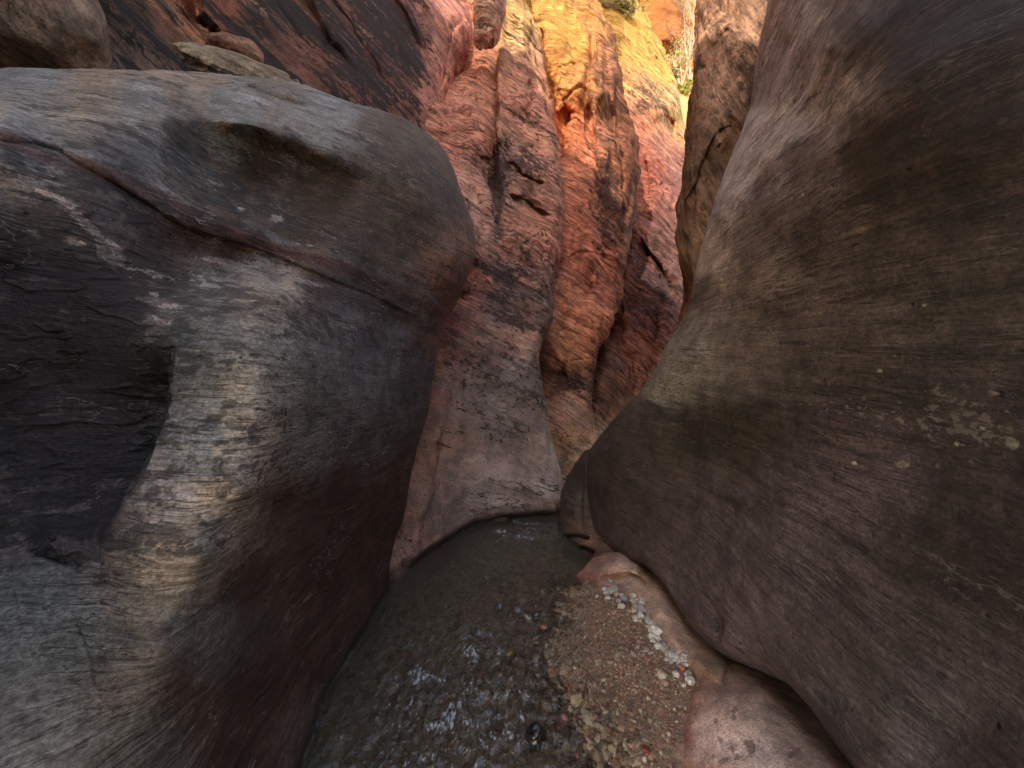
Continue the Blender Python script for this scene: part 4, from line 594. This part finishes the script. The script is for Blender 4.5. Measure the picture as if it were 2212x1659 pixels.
def rock_obj(name, loc, rad, rot, seed, mat, label, cat, col=None, sub=5, rough=.2, facet=.0, group=None, bed=None, flat=None, freq=1.2, bands=0):
    V, Fc = blob_v(sub, rad, rot, seed, rough, facet, freq)
    if flat is not None: V[:, 2] = np.maximum(V[:, 2], flat+.1*(V[:, 2]-flat))
    if bands: V[:, :2] *= (1+bands*fbm(np.stack([V[:, 0]*.6, V[:, 1]*.6, V[:, 2]*9], 1), 3))[:, None]
    me = mesh_np(name, V, Fc); Pw = V+np.array(loc)
    if col is not None:
        attr(me, 'q', Pw@(np.eye(3) if bed is None else bed).T); attr(me, 'Col', np.tile(col, (len(V), 1))*(1+.25*fbm(V*3/max(rad)+seed, 3))[:, None]); attr(me, 'Msk', np.tile([.3, .3, .1], (len(V), 1)))
    o = new_obj(name, me, mat); o.location = loc; return tag(o, label, cat, group)
rock_obj('boulder', tuple(W(-40, 0, 2.15)), (.56, .45, .46), (.1, .5, .2), 3, M_streak, 'rounded brown boulder resting on the top of the grey buttress at the upper left', 'boulder', (.36, .21, .14), bed=bedding((1, 0, .3), .3), sub=6, rough=.16, flat=-.34)
rock_obj('rock_slab', tuple(W(515, 150, 2.75)), (.44, .26, .075), (.85, .30, .12), 11, M_streak, 'low pale brown rock slab lying on the crest of the grey buttress', 'rock slab', (.5, .32, .19), bed=bedding((.3, 0, 1), .15), sub=6, rough=.2, facet=.3)
rock_obj('rock_slab', tuple(W(505, 112, 3.0)), (.20, .2, .12), (.5, .1, .4), 23, M_streak, 'small orange brown block just behind the pale slab on the buttress crest', 'rock', (.45, .2, .12), bed=bedding((.3, 0, 1), .3), sub=5, rough=.15, facet=.8)
rock_obj('hanging_rock', tuple(W(1054, 20, 5.15)), (.22, .25, .66), (.0, .12, .2), 31, M_red, 'banded red rock column hanging high on the wall beside the sunlit crack', 'rock column', (.86, .4, .27), bed=bedding((.2, 0, 1), .1), sub=6, rough=.14, facet=.5, bands=.12)

# ================================================================== CREEK
def edge_x(y):   # where the gravel bar leaves the water
    return np.interp(y, [0, 1.3, 1.45, 1.66, 1.93, 2.3, 2.72, 2.95, 3.4], [.4, .34, .33, .30, .18, .28, .46, 1.2, 3])
def bed_z(x, y):
    d = x-edge_x(y)-.16*noise(np.stack([x*3.2, y*3.2, 0*x], -1))-.06*noise(np.stack([x*11, y*11, 0*x+5], -1))
    z = np.where(d > 0, .045*(1-np.exp(-d/.18)), -.15*(1-np.exp(d/.8)))
    return z+.008*fbm(np.stack([x*5, y*5, 0*x+2], -1), 3)-.05*sstep(2.7, 3.3, y)
xs = np.linspace(-2.2, 2.6, 420); ys = np.r_[np.linspace(-3, .9, 40)[:-1], np.linspace(.9, 4.5, 400), np.linspace(4.6, 12, 40)]
X, Yg = np.meshgrid(xs, ys); Zb = bed_z(X, Yg)+.0025*fbm(np.stack([X*30, Yg*30, 0*X], -1), 2)
me = mesh_np('creek_bed', np.stack([X, Yg, Zb], -1).reshape(-1, 3), gridfaces(*X.shape)[:, ::-1])
dry = sstep(-.05, .35, X-edge_x(Yg)); c = np.array([.34, .25, .165])*(1-dry[..., None])+np.array([.30, .19, .135])*dry[..., None]
c = c*(1+.35*fbm(np.stack([X*3, Yg*3, 0*X], -1), 4))[..., None]
attr(me, 'Col', c.reshape(-1, 3))
M_bed = simple_mat('gritty_sand', (.15,.1,.07), .85, .25, 160, .45, .9, True, .006)
tag(new_obj('creek_bed', me, M_bed), 'sandy creek bed of reddish grit under the water and gravel', 'creek bed', kind='structure')

# water
def wave(x, y):
    p = np.stack([x*2.2, y*1.6, 0*x], -1)
    # ripples stretched along the flow; livelier over the shallow riffle
    riff = np.exp(-(((x+.15)/.5)**2+((y-1.95)/.45)**2))+.8*np.exp(-(((x+.1)/.6)**2+((y-1.5)/.3)**2))+1.0*np.exp(-(((x-.25)/.5)**2+((y-3.75)/.3)**2))
    z = .005*fbm(np.stack([x*9, y*6, 0*x], -1), 3)+riff*(.022*fbm(np.stack([x*13, y*9, 0*x+4], -1), 3, ridge=True)*.6)
    return z+.0015*fbm(p*10, 2)
xs = np.linspace(-1.6, 2.2, 620); ys = np.r_[np.linspace(-2.5, 1.0, 60)[:-1], np.linspace(1.0, 4.4, 640), np.linspace(4.45, 9, 60)]
X, Yg = np.meshgrid(xs, ys)
me = mesh_np('water', np.stack([X, Yg, wave(X, Yg)], -1).reshape(-1, 3), gridfaces(*X.shape)[:, ::-1])
dep = np.clip(-bed_z(X, Yg)/.12, 0, 1); attr(me, 'Dep', dep.ravel())
riff = np.exp(-(((X+.25)/.4)**2+((Yg-1.9)/.4)**2))+.8*np.exp(-(((X+.2)/.5)**2+((Yg-1.45)/.28)**2))+2.2*np.exp(-(((X-.25)/.4)**2+((Yg-3.8)/.25)**2)); attr(me, 'Rif', np.clip(riff*1.15, 0, 1.3).ravel())
m, nt = nt_new('creek_water'); b = NB(nt); pos = b.node('ShaderNodeNewGeometry').outputs['Position']
dp = b.node('ShaderNodeAttribute', attribute_name='Dep').outputs['Fac']; rf = b.node('ShaderNodeAttribute', attribute_name='Rif').outputs['Fac']
n1 = b.noise(b.vmul(pos, (1, .7, 1)), 26, 3, .55, .6); n2 = b.noise(pos, 80, 2, .5)
hh = b.math('ADD', n1, b.math('MULTIPLY', n2, .25))
bp = b.node('ShaderNodeBump', i_Strength=1., i_Distance=.018, i_Height=hh)
tr = b.node('ShaderNodeBsdfTransparent'); tc = b.mix(dp, (.93, .91, .87), (.62, .56, .46)); b.l.new(tc, tr.inputs[0])
murk = b.node('ShaderNodeBsdfDiffuse', i_Color=(.28, .24, .17, 1))
body = b.node('ShaderNodeMixShader'); b.l.new(b.math('MULTIPLY', dp, .22), body.inputs[0]); b.l.new(tr.outputs[0], body.inputs[1]); b.l.new(murk.outputs[0], body.inputs[2])
gl = b.node('ShaderNodeBsdfGlossy', i_Roughness=.02, i_Normal=bp.outputs[0]); gl.inputs[0].default_value = (1, 1, 1, 1)
fr = b.node('ShaderNodeFresnel', i_IOR=1.75, i_Normal=bp.outputs[0]); s = b.node('ShaderNodeMixShader'); b.l.new(fr.outputs[0], s.inputs[0]); b.l.new(body.outputs[0], s.inputs[1]); b.l.new(gl.outputs[0], s.inputs[2])
# broken white water on the riffles, doubling as painted glints
fo = b.noise(b.vmul(pos, (1., .38, 1)), 60, 5, .72, .5); fm = b.math('MULTIPLY', b.ramp(b.math('ADD', b.math('MULTIPLY', fo, .6), b.math('MULTIPLY', b.noise(pos, 6, 3, .5), .4)), .565, .60), b.ramp(rf, .25, 1.))
fd = b.node('ShaderNodeBsdfDiffuse', i_Color=(.55, .57, .59, 1)); s2 = b.node('ShaderNodeMixShader'); b.l.new(b.math('MULTIPLY', fm, .85), s2.inputs[0]); b.l.new(s.outputs[0], s2.inputs[1]); b.l.new(fd.outputs[0], s2.inputs[2])
b.node('ShaderNodeOutputMaterial', i_Surface=s2.outputs[0])
tag(new_obj('water', me, m), 'shallow clear brown creek water flowing between the rock walls', 'water', kind='structure')

# gravel: one mass of small stones
M_peb = simple_mat('pebble_stone', (.3,.3,.3), .75, .3, 90, .3, .4, True, .002)
def gravel(n, name, label, seed, region, smin, smax, cols, zoff=0., wts=None, sub=1):
    r = np.random.default_rng(seed); Vs = []; Fs = []; Cs = []; off = 0; vs, fs = ico(sub); k = 0
    bank = [blob_v(sub, (1, 1, 1), (0, 0, 0), s_, .22, .85)[0] for s_ in range(60, 90)]
    while k < n:
        x, y = region(r)
        if x is None: continue
        big = float(1+1.6*sstep(2.1, 1.4, y)*sstep(.75, .2, x)) if 'wet' not in name else 1.; s_ = smin*(smax*big/smin)**(r.random()**(2.6/big**.5)); rad = s_*np.array([r.uniform(.7, 1.3), r.uniform(.6, 1.), r.uniform(.3, .65)])
        R_ = rotm(r.normal()*.35, r.normal()*.35, r.uniform(0, 6.3)); V = (bank[r.integers(30)]*rad)@R_.T
        z = float(bed_z(np.array([x]), np.array([y]))[0])
        Vs.append(V+np.array([x, y, z+s_*.18+zoff])); Fs.append(fs+off); off += len(V)
        c_ = np.array(cols[r.choice(len(cols), p=wts)])*r.uniform(.7, 1.9)*np.array([1.06, .95, .87])*(.5+.5*float(sstep(-.05, .35, x-edge_x(y)+r.normal()*.05)) if 'wet' not in name else (1.2 if z < -.02 else .8)); Cs.append(np.tile(c_, (len(V), 1))); k += 1
    me = mesh_np(name, np.concatenate(Vs), np.concatenate(Fs), smooth=False); attr(me, 'Col', np.concatenate(Cs))
    return tag(new_obj(name, me, M_peb), label, 'gravel', kind='stuff')
cols_dry = [(.25,.165,.115),(.22,.125,.08),(.30,.245,.17),(.16,.115,.08),(.22,.12,.075),(.20,.185,.15),(.34,.30,.23)]
cols_wet = [(.27,.22,.15),(.15,.12,.09),(.26,.23,.17),(.12,.10,.08),(.20,.12,.075),(.24,.21,.17)]
def reg_dry(r):
    y = r.uniform(1.2, 2.85); x = edge_x(y)+r.uniform(-.12, 1.0); px = CX+F*x/y; py = CY+F*1.47/y
    lim = np.interp(py, [1280, 1300, 1335, 1380, 1420, 1452, 1482, 1512, 1560, 1659, 1900], [1340, 1372, 1395, 1425, 1460, 1495, 1508, 1492, 1470, 1445, 1410])
    return (x, y) if px < lim+4 else (None, None)
def reg_wet(r):
    y = r.uniform(1.15, 4.2); x = r.uniform(-.9, .55)
    return (x, y) if x < edge_x(y)+.05 else (None, None)
gravel(14000, 'gravel', 'brown gravel bar of small angular stones between the water and the bench', 5, reg_dry, .0028, .013, cols_dry)
gravel(8500, 'wet_gravel', 'wet stones lying under the shallow running water', 6, reg_wet, .006, .045, cols_wet)

# countable stones on the bar and in the creek
def stone(px, py, size, col, label, name='pebble', z=None, seed=None, group=None, fac=.5, flat=.7, mat=None, rot=None):
    seed = seed if seed is not None else int(px*7+py); x, y, _ = ground(px, py, .03 if z is None else z)
    zz = max(float(bed_z(np.array([x]), np.array([y]))[0]), -.05) if z is None else z
    s_ = size/2*y/F
    o = rock_obj(name, (x, y, zz+s_*flat*.55), (s_, s_*.85, s_*flat), (.2, .1, rot if rot is not None else seed % 6), seed, mat or M_peb, label, 'pebble' if name == 'pebble' else 'stone', col, sub=4, rough=.14, facet=fac, group=group); return o
WH = (.60, .56, .50); GY = (.42, .41, .40); TN = (.52, .43, .33); PK = (.36, .19, .15)
stone(1416, 1376, 31, WH, 'largest whitish pebble midway along the curved line of pebbles by the bench', fac=.5, flat=.8)
stone(1493, 1483, 22, WH, 'white cube shaped pebble at the lower end of the pebble line', fac=.9, flat=.95)
stone(1451, 1424, 25, (.46,.43,.42), 'pale pinkish grey angular pebble beside the bench edge', fac=.9)
stone(1479, 1430, 24, (.45,.42,.41), 'light grey angular pebble pressed against the foot of the bench', fac=.9)
stone(1472, 1452, 17, (.42,.15,.10), 'round brick red pebble among the white ones', fac=.1)
stone(1429, 1468, 22, TN, 'tan flattish pebble on reddish sand below the white ones', fac=.4)
stone(1437, 1484, 17, (.36,.25,.2), 'brownish pebble just below the tan one', fac=.6)
stone(1401, 1352, 22, (.40,.35,.31), 'grey and tan pebble just above the largest whitish one', fac=.5)
stone(1413, 1365, 16, (.42,.38,.34), 'slim pebble squeezed between the largest whitish one and the bench', fac=.3)
stone(1370, 1328, 16, TN, 'small cream pebble on the inner side of the pebble line', fac=.2)
stone(1387, 1309, 22, WH, 'white pointed pebble at the top of the descending pebble line', fac=.9)
stone(1388, 1326, 21, GY, 'blue grey cracked pebble high in the pebble line', fac=.9)
stone(1349, 1301, 20, (.38,.33,.34), 'mauve grey pebble set back from the bench near the upper end', fac=.8)
stone(1360, 1283, 16, (.44,.44,.44), 'flat white pebble where the pebble line turns down', fac=.5, flat=.4)
r = np.random.default_rng(3)
line = np.array([(1296,1284),(1320,1279),(1345,1280),(1368,1288),(1380,1305),(1392,1325),(1402,1345),(1418,1360),(1424,1385),(1436,1402),(1452,1412),(1470,1425),(1488,1440),(1490,1460),(1485,1475)], float)
for k in range(80):
    t = r.random(); p = poly(line, np.array([t]))[0]+r.normal(size=2)*np.array([10, 8])-np.array([7, -6]); c_ = [WH, GY, TN, (.62,.58,.52), WH][r.integers(5)]
    stone(p[0], p[1], r.uniform(9, 19), c_, 'one of the small pale pebbles filling the curved line at the foot of the bench', seed=100+k, group='small pale pebbles along the bench', fac=.7)
for k in range(16):
    p = np.array([1385, 1412])+r.normal(size=2)*np.array([16, 8]); stone(p[0], p[1], r.uniform(5, 10), (.42,.37,.31), 'one of the tiny cream pebbles scattered on the sand left of the pebble line', seed=200+k, group='tiny cream pebbles on the sand', fac=.6)
M_wet = simple_mat('wet_stone', (.3,.3,.3), .25, .5, 60, .3, .5, True, .002, coat=.8)
stone(1158, 1603, 52, (.014,.013,.014), 'black rounded wet stone standing out of the shallow water near the bottom', 'stone', z=-.02, fac=.2, mat=M_wet, flat=.9)
stone(1218, 1562, 30, (.46,.20,.19), 'glossy pink stone half in the water', 'stone', z=-.015, fac=.3, mat=M_wet)
stone(1206, 1578, 18, (.30,.07,.045), 'small dark red stone touching the pink stone', 'stone', z=-.02, fac=.3, mat=M_wet)
stone(972, 1517, 30, (.32,.12,.055), 'rusty orange stone under the water in mid creek', 'stone', z=-.03, fac=.3, mat=M_wet)
stone(1033, 1372, 20, (.16,.17,.20), 'bluish wet stone breaking the water above the rapids', 'stone', z=-.01, fac=.3, mat=M_wet)
stone(1103, 1418, 30, (.14,.095,.03), 'golden brown stone poking out of the ripples', 'stone', z=-.015, fac=.3, mat=M_wet)
stone(1158, 1332, 18, (.04,.04,.045), 'dark flat stone at the shallow margin of the creek', 'stone', z=-.01, fac=.6, mat=M_wet)
stone(1100, 1452, 26, (.15,.11,.035), 'yellow brown stone just under the surface below the golden one', 'stone', z=-.03, fac=.3, mat=M_wet)
stone(1050, 1250, 20, (.10,.09,.085), 'small dark stone breaking the calm upper water', 'stone', z=-.015, fac=.3, mat=M_wet, flat=.4)
stone(1062, 1552, 34, (.10,.11,.14), 'slate grey stone washed over by the current', 'stone', z=-.025, fac=.2, mat=M_wet)
stone(1079, 1316, 22, (.11,.10,.09), 'brown wet stone with water breaking over it in mid creek', 'stone', z=-.015, fac=.5, mat=M_wet)
stone(1118, 1324, 17, (.2,.2,.22), 'light grey wet stone beside the brown one in mid creek', 'stone', z=-.012, fac=.5, mat=M_wet)
stone(1160, 1437, 24, (.22,.18,.12), 'tan wedge shaped stone at the wet edge of the gravel', 'stone', fac=.95)
stone(1178, 1446, 22, (.20,.17,.13), 'flat tan stone beside the wedge shaped one', 'stone', fac=.9, flat=.45)
stone(1228, 1432, 26, (.19,.15,.11), 'long dull brown stone lying on the gravel bar', 'stone', fac=.8, flat=.4)
stone(1200, 1462, 30, (.10,.085,.06), 'dark olive stone under the wedge shaped stone', 'stone', fac=.8, flat=.5)
stone(1283, 1358, 18, (.28,.16,.10), 'small orange brown flake upright on the gravel bar', 'stone', fac=.9, flat=.5)
stone(1245, 1655, 36, (.26,.17,.11), 'flat orange tan stone at the bottom edge of the gravel', 'stone', fac=.7, flat=.4)
stone(1395, 1625, 22, (.24,.07,.045), 'dark red angular stone low on the gravel bar', 'stone', fac=.9, flat=.5)

# ================================================================== PLANTS
def shrub(name, base, h, w, n_leaf, leafcol, twigcol, label, cat, seed, bare=False, lsize=.03):
    r = np.random.default_rng(seed); root = bpy.data.objects.new(name, None); COL.objects.link(root); root.location = base; tag(root, label, cat)
    V = []; Fq = []; tips = []
    def tube(a, b_, ra, rb):
        d = Vector(b_-a); q = d.to_track_quat('Z', 'Y').to_matrix(); o = len(V)
        for (c_, rr) in ((a, ra), (b_, rb)):
            for k in range(4): V.append(c_+np.array(q@Vector((math.cos(k*1.571)*rr, math.sin(k*1.571)*rr, 0))))
        for k in range(4): Fq.append((o+k, o+(k+1) % 4, o+4+(k+1) % 4, o+4+k))
    def grow(p, d, l, rad, lev):
        for s_ in range(3):
            d = d+r.normal(size=3)*.16; d[2] += .05; d /= np.linalg.norm(d); q_ = p+d*l/3; tube(p, q_, rad*(1-.22*s_), rad*(1-.22*(s_+1))); p = q_; tips.append(p)
            if lev < 3 and r.random() < .8: grow(p, d+r.normal(size=3)*.55, l*.62, rad*.5, lev+1)
    for k in range(6):
        a = r.uniform(0, 6.28); grow(np.array([math.cos(a)*h*.008, math.sin(a)*h*.008, 0.]), np.array([math.cos(a)*w/h*.8, math.sin(a)*w/h*.8, 1.]), h*.62, h*.016, 0)
    new_obj('stems', mesh_np('stems', V, Fq, False), simple_mat('twig', twigcol, .8), root)
    tips = np.array(tips); V = []; Fq = []
    for k in range(n_leaf):
        c_ = tips[r.integers(len(tips))]+r.normal(size=3)*h*.05; a = r.normal(size=3); a /= np.linalg.norm(a); b_ = np.cross(a, r.normal(size=3)); b_ /= np.linalg.norm(b_); s_ = lsize*r.uniform(.6, 1.4); o = len(V)
        V += [c_-a*s_, c_+b_*s_*.4, c_+a*s_, c_-b_*s_*.4]; Fq.append((o, o+1, o+2, o+3))
    if n_leaf: new_obj('leaves', mesh_np('leaves', V, Fq, False), simple_mat('leaf', leafcol, .6, .3, 5, .5), root)
    return root
shrub('shrub', tuple(W(1472, 188, 32)), 4.6, 2.6, 700, (.42,.40,.10), (.62,.46,.30), 'tall half bare shrub with straw coloured twigs in front of the orange cliff', 'shrub', 4, lsize=.10)
shrub('shrub', tuple(W(1492, 178, 32)), 5.0, 1.6, 300, (.42,.40,.10), (.66,.52,.40), 'thin bare shrub right against the edge of the right rock pillar', 'shrub', 9, lsize=.08)
shrub('bush', tuple(W(1488, 196, 31)), 1.5, 2.2, 2400, (.30,.33,.05), (.4,.3,.2), 'low yellow green bush at the foot of the bare shrubs', 'bush', 5, lsize=.09)
shrub('bush', tuple(W(1447, 172, 12.0)), .5, .6, 900, (.3,.3,.12), (.4,.33,.25), 'small grey green bush clinging to the cream slope', 'bush', 6, lsize=.03)
for k, (a, b_, s_, lb) in enumerate([(1312, 14, .8, 'leftmost yellow green bush on the ledge at the top of the picture'), (1332, 20, .6, 'grey green bush second along the top ledge'), (1352, 12, .75, 'olive bush on the cream slope near the top edge'), (1372, 26, .5, 'smallest bush on the top ledge close to the slope rim')]):
    shrub('bush', tuple(W(a, b_, 12.0)), s_, s_*1.1, 1300, (.62,.55,.18) if k % 2 == 0 else (.45,.42,.2), (.35,.3,.22), lb, 'bush', 20+k, lsize=.035)

# ================================================================== CAMERA, LIGHT, SKY
cam = bpy.data.cameras.new('camera'); cam.lens = 13.0; cam.sensor_width = 36; cam.clip_end = 2000; cam.clip_start = .02
co = bpy.data.objects.new('camera', cam); COL.objects.link(co); co.location = (0, 0, H); co.rotation_euler = (math.radians(90), 0, 0); scene.camera = co
to_sun = Vector((-.44, -.70, .63)).normalized()
sun = bpy.data.lights.new('sun', 'SUN'); sun.energy = 5.0; sun.angle = math.radians(.5); sun.color = (1, .93, .78)
so = bpy.data.objects.new('sun', sun); COL.objects.link(so); so.rotation_euler = to_sun.to_track_quat('Z', 'Y').to_euler(); so.location = (0, 0, 30)
w = bpy.data.worlds.new('World'); scene.world = w; w.use_nodes = True; n = w.node_tree.nodes; n.clear()
sk = n.new('ShaderNodeTexSky'); sk.sky_type = 'NISHITA'; sk.sun_disc = False; sk.dust_density = 3.0; sk.ozone_density = .6; sk.altitude = 1500; sk.sun_elevation = math.asin(to_sun.z); sk.sun_rotation = math.atan2(to_sun.x, to_sun.y)
bg = n.new('ShaderNodeBackground'); bg.inputs[1].default_value = .66; out = n.new('ShaderNodeOutputWorld')
sky_tint = n.new('ShaderNodeMix'); sky_tint.data_type = 'RGBA'; sky_tint.blend_type = 'MULTIPLY'; sky_tint.inputs[0].default_value = 1; sky_tint.inputs[7].default_value = (1.12, 1, .79, 1)   # warm tint on the sky, cuts its blue cast
w.node_tree.links.new(sk.outputs[0], sky_tint.inputs[6]); w.node_tree.links.new(sky_tint.outputs[2], bg.inputs[0]); w.node_tree.links.new(bg.outputs[0], out.inputs[0])
scene.view_settings.view_transform = 'Standard'; scene.view_settings.look = 'None'; scene.view_settings.exposure = 0
scene.cycles.use_adaptive_sampling = True; scene.cycles.adaptive_threshold = .04; scene.cycles.max_bounces = 8; scene.cycles.diffuse_bounces = 5; scene.cycles.transparent_max_bounces = 12
